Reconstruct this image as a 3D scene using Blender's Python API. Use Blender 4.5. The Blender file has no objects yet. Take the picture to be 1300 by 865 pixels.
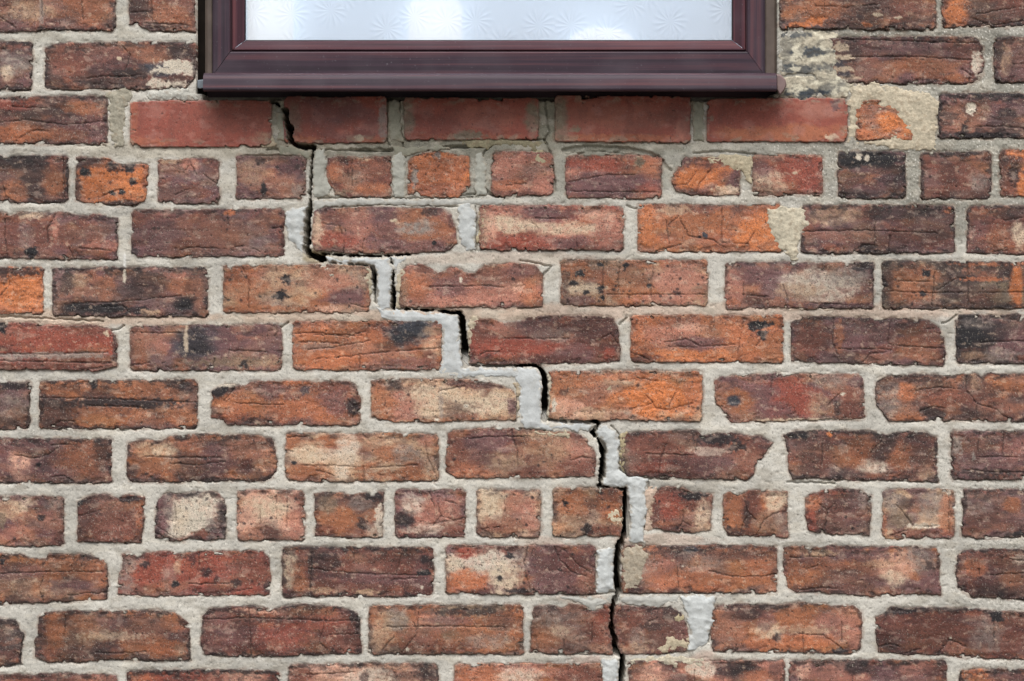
import bpy, math, random
import numpy as np

# ------------------------------------------------------------------ scale and frame
S = 0.00115                 # metres per photograph pixel on the wall face
ZC = 1.15                   # height of the picture centre above the ground
LENS = 60.0
D = 1300 * S * LENS / 36.0  # camera distance from the wall face

scene = bpy.context.scene
col = scene.collection

# ------------------------------------------------------------------ camera
cam_data = bpy.data.cameras.new('camera')
cam_data.lens = LENS
cam_data.sensor_width = 36.0
cam_data.clip_end = 3000.0
cam_data.clip_start = 0.05
camera = bpy.data.objects.new('camera', cam_data)
camera.location = (0, -D, ZC)
camera.rotation_euler = (math.radians(90), 0, 0)
col.objects.link(camera)
scene.camera = camera

# ------------------------------------------------------------------ sky, sun, exposure (overcast)
SUN_EL, SUN_AZ = 60.0, -10.0      # degrees; azimuth measured from straight in front of the wall
world = bpy.data.worlds.new('World')
scene.world = world
world.use_nodes = True
wn = world.node_tree
wn.nodes.clear()
w_out = wn.nodes.new('ShaderNodeOutputWorld')
w_bg = wn.nodes.new('ShaderNodeBackground')
w_sky = wn.nodes.new('ShaderNodeTexSky')
w_sky.sky_type = 'NISHITA'
w_sky.sun_disc = False
w_sky.sun_elevation = math.radians(SUN_EL)
w_sky.sun_rotation = math.radians(180 + SUN_AZ)
w_sky.air_density = 1.0
w_sky.dust_density = 4.0
w_sky.ozone_density = 1.0
w_hsv = wn.nodes.new('ShaderNodeHueSaturation')   # cloud cover: the blue is washed out evenly
w_hsv.inputs['Saturation'].default_value = 0.45
w_bg.inputs['Strength'].default_value = 0.06
wn.links.new(w_sky.outputs[0], w_hsv.inputs['Color'])
wn.links.new(w_hsv.outputs[0], w_bg.inputs['Color'])
wn.links.new(w_bg.outputs[0], w_out.inputs['Surface'])

sun_data = bpy.data.lights.new('sun', 'SUN')
sun_data.energy = 1.5
sun_data.angle = math.radians(60)
sun_data.color = (1.0, 0.985, 0.965)
sun = bpy.data.objects.new('sun', sun_data)
el, az = math.radians(SUN_EL), math.radians(SUN_AZ)
sun_dir = (math.sin(az) * math.cos(el), -math.cos(az) * math.cos(el), math.sin(el))
from mathutils import Vector
sun.rotation_euler = Vector(sun_dir).to_track_quat('Z', 'Y').to_euler()
sun.location = (sun_dir[0] * 8, sun_dir[1] * 8, ZC + sun_dir[2] * 8)
col.objects.link(sun)

scene.view_settings.view_transform = 'Standard'
scene.view_settings.look = 'None'
scene.view_settings.gamma = 1.0
scene.view_settings.use_curve_mapping = False
scene.view_settings.exposure = 1.12

# ------------------------------------------------------------------ helpers
def wx(px): return (px - 650.0) * S
def wz(py): return ZC + (432.5 - py) * S

def lin(hexs):
    v = np.array([int(hexs[i:i + 2], 16) / 255.0 for i in (0, 2, 4)])
    return np.where(v <= 0.04045, v / 12.92, ((v + 0.055) / 1.055) ** 2.4)

_perm = np.random.RandomState(7).permutation(4096).astype(np.int64)
_ang = np.random.RandomState(11).rand(4096) * 2 * np.pi
_gx, _gy = np.cos(_ang), np.sin(_ang)

def perlin(x, y, seed=0):
    xi = np.floor(x).astype(np.int64); yi = np.floor(y).astype(np.int64)
    xf = x - xi; yf = y - yi
    u = xf * xf * xf * (xf * (xf * 6 - 15) + 10)
    v = yf * yf * yf * (yf * (yf * 6 - 15) + 10)
    def g(ix, iy, fx, fy):
        h = _perm[(_perm[(ix + seed * 57) & 4095] + iy * 13 + seed) & 4095]
        return _gx[h] * fx + _gy[h] * fy
    a = g(xi, yi, xf, yf); b = g(xi + 1, yi, xf - 1, yf)
    c = g(xi, yi + 1, xf, yf - 1); d = g(xi + 1, yi + 1, xf - 1, yf - 1)
    return 1.5 * ((a + u * (b - a)) * (1 - v) + (c + u * (d - c)) * v)

def fbm(x, y, seed=0, octs=3):
    t = np.zeros_like(x); amp = 1.0
    for o in range(octs):
        t += amp * perlin(x, y, seed + o * 17)
        x = x * 2.03 + 3.1; y = y * 2.03 + 7.7; amp *= 0.5
    return t

def sstep(a, b, x):
    t = np.clip((x - a) / (b - a), 0, 1)
    return t * t * (3 - 2 * t)

def poly_sdf(X, Y, poly):
    """signed distance in px, positive inside"""
    n = len(poly)
    best = np.full(X.shape, 1e9)
    inside = np.zeros(X.shape, bool)
    for i in range(n):
        ax, ay = poly[i]; bx, by = poly[(i + 1) % n]
        ex, ey = bx - ax, by - ay
        L2 = ex * ex + ey * ey + 1e-9
        t = np.clip(((X - ax) * ex + (Y - ay) * ey) / L2, 0, 1)
        dx = X - ax - t * ex; dy = Y - ay - t * ey
        best = np.minimum(best, dx * dx + dy * dy)
        c = (ay > Y) != (by > Y)
        if abs(ey) > 1e-9:
            inside ^= c & (X < ex * (Y - ay) / ey + ax)
    d = np.sqrt(best)
    return np.where(inside, d, -d)

def line_dist(X, Y, pts):
    """distance to a polyline of (x, y) or (x, y, halfwidth); returns distance minus half width"""
    best = np.full(X.shape, 1e9)
    for i in range(len(pts) - 1):
        ax, ay = pts[i][:2]; bx, by = pts[i + 1][:2]
        wa = pts[i][2] if len(pts[i]) > 2 else 0.0
        wb = pts[i + 1][2] if len(pts[i + 1]) > 2 else 0.0
        ex, ey = bx - ax, by - ay
        L2 = ex * ex + ey * ey + 1e-9
        t = np.clip(((X - ax) * ex + (Y - ay) * ey) / L2, 0, 1)
        dd = np.hypot(X - ax - t * ex, Y - ay - t * ey) - (wa + (wb - wa) * t)
        best = np.minimum(best, dd)
    return best

def blob(X, Y, cx, cy, rx, ry, seed, soft=0.4, warp=0.55):
    big = min(rx, ry) > 7
    n = (0.8 * fbm(X / 26.0, Y / 15.0, seed, 3) + 0.28 * fbm(X / 4.5, Y / 4.0, seed + 3, 2)) if big else fbm(X / 6.0, Y / 5.0, seed, 3)
    r = np.hypot((X - cx) / rx, (Y - cy) / ry) + warp * n
    return sstep(1 + soft, 1 - soft, r)

def link_mesh(name, verts, faces, mat, parent=None, colors=None, smooth=True, origin=None, sharp=None):
    verts = np.asarray(verts, dtype=np.float64)
    if origin is not None:
        verts = verts - np.asarray(origin)
    me = bpy.data.meshes.new(name)
    if isinstance(faces, tuple):                      # (quads array, tris array)
        quads, tris = faces
        nq, nt = len(quads), len(tris)
        loops = np.concatenate([quads.ravel(), tris.ravel()]).astype(np.int32)
        starts = np.concatenate([np.arange(nq) * 4, nq * 4 + np.arange(nt) * 3]).astype(np.int32)
        me.vertices.add(len(verts)); me.vertices.foreach_set('co', verts.astype(np.float32).ravel())
        me.loops.add(len(loops)); me.loops.foreach_set('vertex_index', loops)
        me.polygons.add(nq + nt); me.polygons.foreach_set('loop_start', starts)
        me.update(calc_edges=True)
        me.validate()
    else:
        me.from_pydata([tuple(v) for v in verts], [], faces)
        me.update()
    if smooth:
        me.polygons.foreach_set('use_smooth', np.ones(len(me.polygons), bool))
        if sharp: me.set_sharp_from_angle(angle=math.radians(sharp))
    else:
        me.polygons.foreach_set('use_smooth', np.zeros(len(me.polygons), bool))
    if colors is not None:
        at = me.color_attributes.new('Col', 'FLOAT_COLOR', 'POINT')
        rgba = np.ones((len(verts), 4), np.float32); rgba[:, :3] = colors
        at.data.foreach_set('color', rgba.ravel())
    me.materials.append(mat)
    ob = bpy.data.objects.new(name, me)
    if origin is not None: ob.location = tuple(origin)
    ob.parent = parent
    col.objects.link(ob)
    return ob

def tag(o, label=None, cat=None, group=None, kind=None):
    if label: o['label'] = label
    if cat: o['category'] = cat
    if group: o['group'] = group
    if kind: o['kind'] = kind
    return o

def empty(name, loc):
    o = bpy.data.objects.new(name, None)
    o.location = loc
    o.empty_display_size = 0.1
    col.objects.link(o)
    return o

# ------------------------------------------------------------------ materials (all node based)
def new_mat(name):
    m = bpy.data.materials.new(name); m.use_nodes = True
    nt = m.node_tree
    return m, nt, nt.nodes['Principled BSDF']

def masonry_mat(name, fine_scale, fine_amt, bump, bump_scale, rough, spec=0.3, mid_scale=180.0, mid_amt=0.25, pits=0.0, grains=0.0):
    m, nt, b = new_mat(name)
    N, L = nt.nodes, nt.links
    at = N.new('ShaderNodeAttribute'); at.attribute_name = 'Col'
    geo = N.new('ShaderNodeNewGeometry')
    n1 = N.new('ShaderNodeTexNoise'); n1.inputs['Scale'].default_value = fine_scale
    n1.inputs['Detail'].default_value = 4.0; n1.inputs['Roughness'].default_value = 0.7
    n2 = N.new('ShaderNodeTexNoise'); n2.inputs['Scale'].default_value = mid_scale
    n2.inputs['Detail'].default_value = 6.0; n2.inputs['Roughness'].default_value = 0.65
    for n in (n1, n2): L.new(geo.outputs['Position'], n.inputs['Vector'])
    r1 = N.new('ShaderNodeMapRange'); r1.inputs['From Min'].default_value = 0.3; r1.inputs['From Max'].default_value = 0.7
    r1.inputs['To Min'].default_value = 1 - fine_amt; r1.inputs['To Max'].default_value = 1 + fine_amt
    r2 = N.new('ShaderNodeMapRange'); r2.inputs['From Min'].default_value = 0.3; r2.inputs['From Max'].default_value = 0.7
    r2.inputs['To Min'].default_value = 1 - mid_amt; r2.inputs['To Max'].default_value = 1 + mid_amt
    L.new(n1.outputs['Fac'], r1.inputs['Value']); L.new(n2.outputs['Fac'], r2.inputs['Value'])
    mul = N.new('ShaderNodeMath'); mul.operation = 'MULTIPLY'
    L.new(r1.outputs[0], mul.inputs[0]); L.new(r2.outputs[0], mul.inputs[1])
    vm = N.new('ShaderNodeVectorMath'); vm.operation = 'SCALE'
    L.new(at.outputs['Color'], vm.inputs[0]); L.new(mul.outputs[0], vm.inputs['Scale'])
    src = vm.outputs[0]
    for amt, sc, lo, hi, hx in ((pits, 430.0, .60, .66, '241d1c'), (grains, 520.0, .63, .68, 'd8d0c2')):
        if not amt: continue
        ns_ = N.new('ShaderNodeTexNoise'); ns_.inputs['Scale'].default_value = sc; ns_.inputs['Detail'].default_value = 2.0
        L.new(geo.outputs['Position'], ns_.inputs['Vector'])
        rs_ = N.new('ShaderNodeMapRange'); rs_.inputs['From Min'].default_value = lo; rs_.inputs['From Max'].default_value = hi; rs_.inputs['To Max'].default_value = amt
        L.new(ns_.outputs['Fac'], rs_.inputs['Value'])
        mx_ = N.new('ShaderNodeMix'); mx_.data_type = 'RGBA'; mx_.inputs['B'].default_value = (*lin(hx), 1)
        L.new(rs_.outputs[0], mx_.inputs['Factor']); L.new(src, mx_.inputs['A']); src = mx_.outputs['Result']
    L.new(src, b.inputs['Base Color'])
    rr = N.new('ShaderNodeMapRange'); rr.inputs['To Min'].default_value = rough - 0.14; rr.inputs['To Max'].default_value = min(1.0, rough + 0.14)
    L.new(n2.outputs['Fac'], rr.inputs['Value']); L.new(rr.outputs[0], b.inputs['Roughness'])
    b.inputs['Specular IOR Level'].default_value = spec
    n3 = N.new('ShaderNodeTexNoise'); n3.inputs['Scale'].default_value = bump_scale
    n3.inputs['Detail'].default_value = 5.0; n3.inputs['Roughness'].default_value = 0.7
    L.new(geo.outputs['Position'], n3.inputs['Vector'])
    bp = N.new('ShaderNodeBump'); bp.inputs['Strength'].default_value = bump; bp.inputs['Distance'].default_value = 0.001
    L.new(n3.outputs['Fac'], bp.inputs['Height']); L.new(bp.outputs[0], b.inputs['Normal'])
    return m

M_BRICK = masonry_mat('fired_clay_brick', 800.0, 0.42, 0.6, 700.0, 0.66, 0.4, 170.0, 0.16, .65, .28)
M_SMOOTH = masonry_mat('smooth_red_brick', 900.0, 0.16, 0.25, 600.0, 0.6, 0.4, 150.0, 0.12, .3, .1)
M_MORTAR = masonry_mat('lime_mortar', 900.0, 0.16, 0.55, 800.0, 0.92, 0.15, 220.0, 0.07, .3, .25)
M_SEAL = masonry_mat('smooth_repair_mortar', 900.0, 0.10, 0.3, 700.0, 0.85, 0.15, 90.0, 0.08, .15, .1)
M_SMEAR = masonry_mat('rough_smeared_mortar', 800.0, 0.22, 0.8, 500.0, 0.92, 0.15, 150.0, 0.18)

def weather(m, amounts):
    """large mottling laid over a masonry material: (colour, noise scale, from, to, strength)"""
    nt = m.node_tree; N, L = nt.nodes, nt.links
    b = N['Principled BSDF']
    geo = N.new('ShaderNodeNewGeometry')
    src = b.inputs['Base Color'].links[0].from_socket
    for (hx, sc, lo, hi, st) in amounts:
        n = N.new('ShaderNodeTexNoise'); n.inputs['Scale'].default_value = sc; n.inputs['Detail'].default_value = 8; n.inputs['Roughness'].default_value = .65
        mp = N.new('ShaderNodeMapping'); mp.inputs['Scale'].default_value = (1, 1, 1.8); mp.inputs['Location'].default_value = (sc, lo, hi)
        L.new(geo.outputs['Position'], mp.inputs['Vector']); L.new(mp.outputs[0], n.inputs['Vector'])
        r = N.new('ShaderNodeMapRange'); r.inputs['From Min'].default_value = lo; r.inputs['From Max'].default_value = hi; r.inputs['To Max'].default_value = st
        L.new(n.outputs['Fac'], r.inputs['Value'])
        mx = N.new('ShaderNodeMix'); mx.data_type = 'RGBA'; mx.inputs['B'].default_value = (*lin(hx), 1)
        L.new(r.outputs[0], mx.inputs['Factor']); L.new(src, mx.inputs['A'])
        src = mx.outputs['Result']
    L.new(src, b.inputs['Base Color'])
    return m
M_OUTER = weather(masonry_mat('weathered_brick', 850.0, 0.34, 0.9, 300.0, 0.75, 0.35, 120.0, 0.3),
                  [('8c6847', 14.0, .48, .62, .55), ('a08c7c', 21.0, .58, .7, .5), ('332c2c', 17.0, .5, .64, .8), ('2e2625', 160.0, .62, .7, .7)])

def plain_mat(name, hexs, rough=0.6, spec=0.4, noise=0.15, scale=60.0, bump=0.0, stretch=None):
    m, nt, b = new_mat(name)
    N, L = nt.nodes, nt.links
    c = lin(hexs)
    geo = N.new('ShaderNodeNewGeometry')
    mp = N.new('ShaderNodeMapping')
    if stretch: mp.inputs['Scale'].default_value = stretch
    L.new(geo.outputs['Position'], mp.inputs['Vector'])
    n = N.new('ShaderNodeTexNoise'); n.inputs['Scale'].default_value = scale; n.inputs['Detail'].default_value = 6
    L.new(mp.outputs[0], n.inputs['Vector'])
    r = N.new('ShaderNodeMapRange'); r.inputs['From Min'].default_value = 0.3; r.inputs['From Max'].default_value = 0.7
    r.inputs['To Min'].default_value = 1 - noise; r.inputs['To Max'].default_value = 1 + noise
    L.new(n.outputs['Fac'], r.inputs['Value'])
    vm = N.new('ShaderNodeVectorMath'); vm.operation = 'SCALE'; vm.inputs[0].default_value = tuple(c)
    L.new(r.outputs[0], vm.inputs['Scale']); L.new(vm.outputs[0], b.inputs['Base Color'])
    b.inputs['Roughness'].default_value = rough; b.inputs['Specular IOR Level'].default_value = spec
    if bump:
        bp = N.new('ShaderNodeBump'); bp.inputs['Strength'].default_value = bump; bp.inputs['Distance'].default_value = 0.002
        L.new(n.outputs['Fac'], bp.inputs['Height']); L.new(bp.outputs[0], b.inputs['Normal'])
    return m
# ------------------------------------------------------------------ what the wall looks like, brick by brick
C = dict(dk='4b3a38', bk='302e33', br='6d493e', rb='7f4b3d', rd='954a3b', pu='74504f', ob='9a5e40', og='ad6644', bo='bb6c40',
         tn='a5856a', cr='c2ad92', wh='cec2ae', gy='857a70', pk='a56c5a', dr='6a3f37', ol='7c6a55', bl='474b53', rw='bd8d76', ms='93624e')

def _soft(hx, k=0.16):
    v = [int(hx[i:i + 2], 16) for i in (0, 2, 4)]
    g = 0.35 * v[0] + 0.5 * v[1] + 0.15 * v[2]
    return ''.join('%02x' % int(round(c + (g - c) * k)) for c in v)
C = {k: _soft(v) for k, v in C.items()}

# x0, y0, x1, y1 (px), base colour, second colour, stains, options
#   stain: cx, cy, rx, ry, colour, strength[, recess in mm[, softness]]
#   options: P outline, K fissures, soot (dark burnt rim), pit (pitting), rough (relief), dots, out (proud of the wall, mm), plain
BR = []
def B(x0, y0, x1, y1, c0, c1, st=(), **o): BR.append((x0, y0, x1, y1, c0, c1, list(st), o))

# course A (top of the picture)
B(-57, -27, 147, 40, 'br', 'rb', [(32, 14, 34, 12, 'tn', .55), (105, 8, 34, 22, 'ob', .6), (20, 34, 40, 7, 'pu', .5), (53, 17, 3, 20, 'gy', .5)],
  K=[[(0, 21), (20, 36)], [(53, 0), (54, 22)], [(104, 0), (106, 38)]], soot=.5)
B(162, -27, 249, 41, 'rb', 'br', [(175, 8, 18, 16, 'dk', .6), (220, 20, 26, 16, 'ob', .5), (205, 33, 40, 4, 'dk', .5)],
  K=[[(192, 0), (194, 28)], [(165, 16), (192, 15)], [(183, 30), (230, 31)]], P=[(163, -27), (249, -27), (248, 40), (190, 40), (175, 34), (163, 32)])
B(989, -27, 1189, 38, 'br', 'ob', [(1040, 12, 40, 12, 'ob', .6), (1035, 27, 12, 6, 'bo', .95, 1.2), (1012, 33, 14, 4, 'bo', .8), (1090, 18, 34, 20, 'dk', .5), (1150, 10, 26, 18, 'rb', .6), (1114, 19, 5, 2.5, 'cr', .8), (1140, 23, 4, 2, 'cr', .8), (1100, 32, 6, 3, 'bo', .7)],
  K=[[(1046, -20), (1047, 22)]], soot=.5)
B(1196, -27, 1395, 35, 'br', 'rb', [(1212, 16, 16, 22, 'bo', .75, .8), (1262, 18, 40, 20, 'dk', .4), (1285, 5, 20, 12, 'rb', .5)],
  K=[[(1240, 18), (1300, 8)], [(1236, 24), (1262, 32), (1300, 26)]], soot=.6)
# course B
B(-158, 52, 41, 115, 'pu', 'br', [(18, 80, 20, 16, 'gy', .7), (8, 92, 8, 9, 'cr', .5), (20, 58, 22, 6, 'rb', .6)], pit=1.4, soot=.6)
B(55, 53, 249, 115, 'rb', 'br', [(90, 75, 36, 16, 'rb', .6), (140, 80, 36, 18, 'pu', .5), (190, 68, 30, 14, 'ob', .4), (228, 66, 18, 12, 'dk', .7), (212, 88, 32, 8, 'bl', .8), (226, 82, 22, 5, 'wh', .95), (212, 90, 18, 4, 'wh', .85), (238, 90, 9, 6, 'wh', .6), (199, 106, 10, 7, 'wh', .95), (224, 108, 16, 5, 'wh', .6), (170, 93, 30, 6, 'dk', .7), (150, 106, 60, 6, 'dk', .45), (151, 75, 3, 2, 'cr', .9)],
  K=[[(110, 100), (128, 97), (160, 98), (178, 95)], [(155, 58), (165, 70), (160, 88)]], soot=.5, P=[(57, 60), (72, 54), (120, 54), (180, 52), (249, 54), (248, 100), (236, 112), (180, 115), (130, 113), (90, 115), (56, 113)])
B(1050, 46, 1250, 107, 'rb', 'pu', [(1075, 70, 18, 28, 'dk', .5), (1175, 85, 50, 12, 'ob', .6), (1130, 60, 60, 10, 'pu', .6), (1240, 80, 7, 14, 'wh', .75), (1225, 90, 8, 8, 'pu', .6), (1216, 98, 16, 5, 'ob', .7), (1110, 90, 30, 12, 'ms', .5), (1068, 60, 10, 5, 'cr', .7), (1072, 73, 14, 3, 'cr', .7), (1070, 88, 12, 5, 'cr', .6), (1080, 99, 14, 4, 'cr', .5), (1064, 80, 10, 5, 'bl', .7), (1072, 94, 10, 3, 'bl', .6)],
  K=[[(1080, 73), (1140, 72), (1200, 74), (1235, 76)], [(1232, 80), (1231, 104)], [(1221, 88), (1232, 96)], [(1172, 92), (1172, 106)], [(1198, 94), (1198, 107)], [(1070, 50), (1240, 55)]],
  P=[(1050, 48), (1100, 46), (1240, 46), (1248, 60), (1250, 80), (1247, 100), (1238, 104), (1228, 107), (1150, 107), (1090, 106), (1050, 106)], soot=.4)
B(1262, 46, 1460, 104, 'rb', 'dr', [(1275, 72, 8, 22, 'tn', .75), (1268, 60, 6, 18, 'dk', .6), (1295, 95, 30, 8, 'pu', .6)], soot=.5)
# course C
B(-57, 122, 138, 184, 'br', 'rb', [(15, 170, 45, 12, 'og', .8), (10, 132, 30, 8, 'rd', .7), (100, 138, 28, 8, 'ob', .7), (40, 142, 40, 8, 'dk', .5), (95, 158, 40, 18, 'pu', .5), (70, 172, 40, 9, 'ob', .5), (125, 165, 12, 16, 'pu', .6)],
  K=[[(0, 156), (30, 152), (80, 158), (135, 154)], [(15, 136), (60, 137)], [(20, 178), (40, 166), (60, 166)]], soot=.45)
B(165, 128, 345, 187, 'rd', 'rd', [(300, 145, 60, 20, 'rb', .3), (176, 180, 40, 5, 'og', .4), (335, 178, 16, 9, 'tn', .6), (170, 140, 6, 30, 'og', .3)], plain=1, out=1.5)
B(360, 122, 491, 182, 'rd', 'pu', [(385, 178, 22, 4, 'og', .6), (470, 178, 25, 4, 'og', .5), (374, 150, 8, 20, 'ol', .5), (487, 155, 6, 26, 'gy', .7), (456, 176, 6, 4, 'cr', .7), (420, 140, 40, 20, 'pu', .3)], plain=1, out=1)
B(513, 124, 684, 178, 'rd', 'rd', [(518, 150, 8, 30, 'ol', .9), (676, 150, 8, 26, 'ol', .85), (600, 174, 60, 4, 'og', .3), (620, 150, 40, 15, 'pk', .3), (595, 172, 18, 6, 'ol', .9)], plain=1, out=1)
B(704, 122, 877, 181, 'rd', 'rd', [(712, 150, 9, 30, 'ol', .9), (780, 176, 80, 5, 'og', .6), (730, 164, 6, 4, 'ol', .8), (866, 165, 10, 16, 'pk', .6), (780, 150, 70, 18, 'ms', .3)], plain=1, out=1.5)
B(897, 125, 1076, 181, 'rd', 'rd', [(1000, 170, 90, 10, 'og', .7), (1040, 140, 30, 10, 'pk', .6), (1056, 175, 8, 4, 'cr', .7), (1060, 133, 6, 8, 'bl', .5), (990, 130, 20, 5, 'pk', .5)], plain=1, out=2)
B(1086, 126, 1162, 178, 'ob', 'bo', [(1125, 155, 14, 12, 'bo', .9), (1098, 168, 10, 8, 'og', .9)], rough=2.5, pit=1.5)
B(1191, 118, 1390, 176, 'pu', 'br', [(1222, 155, 30, 20, 'ms', .6), (1233, 138, 5, 7, 'wh', .9, 1), (1232, 139, 8, 10, 'dk', .5), (1225, 165, 4, 8, 'bk', .7), (1275, 160, 16, 18, 'dk', .5), (1240, 172, 45, 4, 'bk', .7), (1270, 122, 30, 5, 'bk', .5)],
  rough=1.8, pit=1.6, soot=.8)
# course D: headers
B(-20, 197, 87, 258, 'br', 'rb', [(20, 205, 40, 10, 'dk', .7), (45, 232, 18, 24, 'dk', .65), (70, 235, 14, 18, 'ob', .7), (20, 245, 18, 14, 'ob', .6)], pit=1.3, soot=.6, K=[[(80, 198), (81, 256)], [(2, 230), (8, 250)]])
B(95, 199, 189, 262, 'og', 'bo', [(140, 235, 40, 20, 'bo', .6, .8), (110, 206, 20, 8, 'dk', .7), (108, 219, 7, 6, 'bk', .9), (143, 212, 9, 6, 'bk', .7), (163, 212, 9, 7, 'bk', .8), (168, 231, 5, 5, 'bk', .8), (142, 245, 4, 3, 'bk', .9), (155, 245, 4, 4, 'bk', .9), (150, 259, 30, 4, 'dk', .7), (98, 240, 5, 20, 'dk', .6)], rough=1.4, dots=14,
  K=[[(125, 250), (140, 244), (158, 240)]], P=[(96, 199), (140, 200), (145, 207), (189, 208), (188, 235), (184, 256), (170, 262), (130, 260), (95, 256)])
B(200, 201, 279, 258, 'pu', 'rb', [(240, 207, 12, 9, 'pk', .8), (216, 204, 12, 4, 'tn', .7), (225, 245, 24, 10, 'br', .5)], K=[[(239, 210), (233, 220)], [(243, 210), (250, 222)], [(258, 222), (274, 232)], [(222, 247), (240, 240)]])
B(299, 198, 389, 253, 'pu', 'ms', [(320, 218, 24, 16, 'tn', .45), (360, 235, 24, 12, 'ms', .6), (335, 240, 4, 8, 'bk', .8), (378, 242, 8, 8, 'gy', .6), (332, 204, 8, 4, 'dk', .6), (378, 212, 5, 3, 'dk', .6)], dots=3)
B(413, 196, 498, 252, 'ms', 'rb', [(425, 215, 10, 12, 'og', .5), (470, 240, 20, 8, 'og', .5), (480, 215, 18, 16, 'rb', .5), (425, 246, 18, 5, 'ol', .6), (462, 200, 12, 4, 'tn', .7)], K=[[(441, 206), (442, 224)], [(447, 204), (447, 236)]],
  P=[(415, 200), (440, 198), (497, 198), (498, 251), (425, 251), (422, 240), (413, 228)])
B(516, 191, 598, 252, 'og', 'bo', [(556, 220, 38, 26, 'og', .6, 1), (526, 224, 4, 12, 'gy', .9), (556, 197, 6, 4, 'gy', .8), (550, 240, 30, 8, 'rb', .4)], rough=3, pit=2.2,
  P=[(517, 205), (530, 194), (560, 191), (580, 196), (596, 198), (598, 236), (582, 252), (540, 250), (517, 247)])
B(624, 193, 703, 249, 'pk', 'ms', [(645, 210, 18, 14, 'pk', .8), (640, 235, 24, 8, 'og', .5), (688, 235, 12, 14, 'pk', .7), (655, 246, 40, 3, 'rb', .6)], rough=1.6, pit=1.2, K=[[(642, 236), (668, 233)]])
B(718, 197, 841, 252, 'pk', 'rb', [(760, 208, 40, 10, 'rd', .7, .8), (770, 235, 60, 14, 'pu', .85), (826, 210, 14, 14, 'og', .5), (811, 205, 6, 7, 'ol', .9), (822, 240, 14, 10, 'rd', .5)], rough=1.3, K=[[(722, 231), (770, 222), (806, 222)], [(725, 243), (835, 244)]])
B(851, 199, 940, 248, 'og', 'rb', [(885, 225, 32, 14, 'bo', .7, .6), (932, 232, 9, 18, 'pu', .8), (925, 242, 20, 6, 'cr', .5), (870, 204, 16, 6, 'pu', .6)], rough=2, K=[[(852, 235), (872, 235), (884, 218)], [(906, 212), (890, 230), (884, 244)]],
  P=[(870, 199), (935, 200), (940, 215), (939, 248), (880, 248), (858, 243), (851, 230), (860, 212)])
B(955, 197, 1045, 249, 'ms', 'rd', [(1010, 215, 30, 22, 'rd', .7), (975, 230, 22, 16, 'cr', .45), (968, 212, 14, 12, 'pu', .6), (1009, 219, 4, 2, 'cr', .9)], K=[[(1000, 247), (1040, 246)]])
B(1064, 192, 1151, 252, 'br', 'pu', [(1100, 202, 44, 12, 'bk', .9), (1090, 196, 4, 7, 'wh', .9), (1101, 201, 5, 5, 'wh', .9), (1110, 194, 3, 5, 'wh', .7), (1142, 230, 8, 18, 'dk', .6), (1100, 247, 36, 5, 'dk', .4)], soot=.7)
B(1169, 192, 1259, 253, 'rb', 'br', [(1245, 232, 10, 10, 'gy', .55), (1215, 225, 30, 20, 'rb', .6), (1215, 194, 40, 4, 'dk', .7), (1182, 235, 12, 16, 'pu', .4)], soot=.5, dots=3)
B(1269, 190, 1362, 252, 'ob', 'br', [(1292, 194, 14, 6, 'bo', .8), (1287, 220, 6, 14, 'dk', .7, 1.2), (1280, 240, 10, 12, 'rb', .6), (1298, 235, 6, 18, 'bo', .7), (1275, 205, 8, 8, 'dk', .5)], rough=1.8)
# course E
B(-50, 268, 150, 330, 'rb', 'pu', [(40, 272, 18, 6, 'cr', .45), (60, 300, 40, 14, 'rb', .6), (40, 320, 9, 7, 'bk', .85), (35, 300, 10, 20, 'gy', .35), (130, 310, 18, 6, 'pk', .5), (70, 290, 4, 14, 'pk', .7), (10, 300, 14, 25, 'rb', .5)], soot=.35,
  K=[[(7, 278), (6, 300), (9, 326)], [(71, 272), (60, 290), (60, 308)], [(88, 314), (92, 326)], [(100, 315), (140, 318)]], P=[(-50, 268), (0, 268), (12, 273), (25, 268), (66, 270), (72, 268), (112, 274), (118, 271), (150, 276), (149, 330), (100, 330), (40, 329), (-50, 328)])
B(166, 265, 362, 327, 'pu', 'rb', [(280, 300, 40, 20, 'ms', .6), (200, 300, 30, 26, 'pu', .6), (292, 270, 7, 4, 'og', .8), (330, 310, 26, 10, 'gy', .35), (240, 285, 20, 14, 'ms', .35), (170, 320, 6, 5, 'bk', .5)], dots=5,
  K=[[(230, 317), (250, 314), (290, 316), (312, 312), (330, 320)], [(288, 272), (290, 285)], [(345, 290), (358, 288)]], soot=.3)
B(395, 261, 581, 324, 'pu', 'ms', [(530, 290, 26, 9, 'gy', .95), (530, 290, 48, 22, 'ob', .7), (425, 275, 18, 8, 'rb', .7), (420, 305, 24, 9, 'rd', .7), (448, 310, 10, 10, 'rd', .6), (455, 285, 18, 26, 'pk', .5), (490, 285, 18, 30, 'pu', .6), (402, 295, 6, 26, 'cr', .4), (545, 270, 10, 5, 'dk', .6), (500, 280, 4, 2, 'cr', .9), (520, 313, 45, 8, 'pu', .6), (551, 309, 3, 3, 'bk', .9)], 
  K=[[(410, 284), (430, 286), (435, 296)], [(437, 305), (436, 322)], [(462, 302), (460, 322)], [(575, 310), (565, 318)]], P=[(399, 268), (412, 264), (470, 262), (560, 264), (574, 272), (580, 292), (581, 309), (572, 318), (540, 321), (490, 323), (440, 322), (398, 318), (395, 300)])
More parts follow.
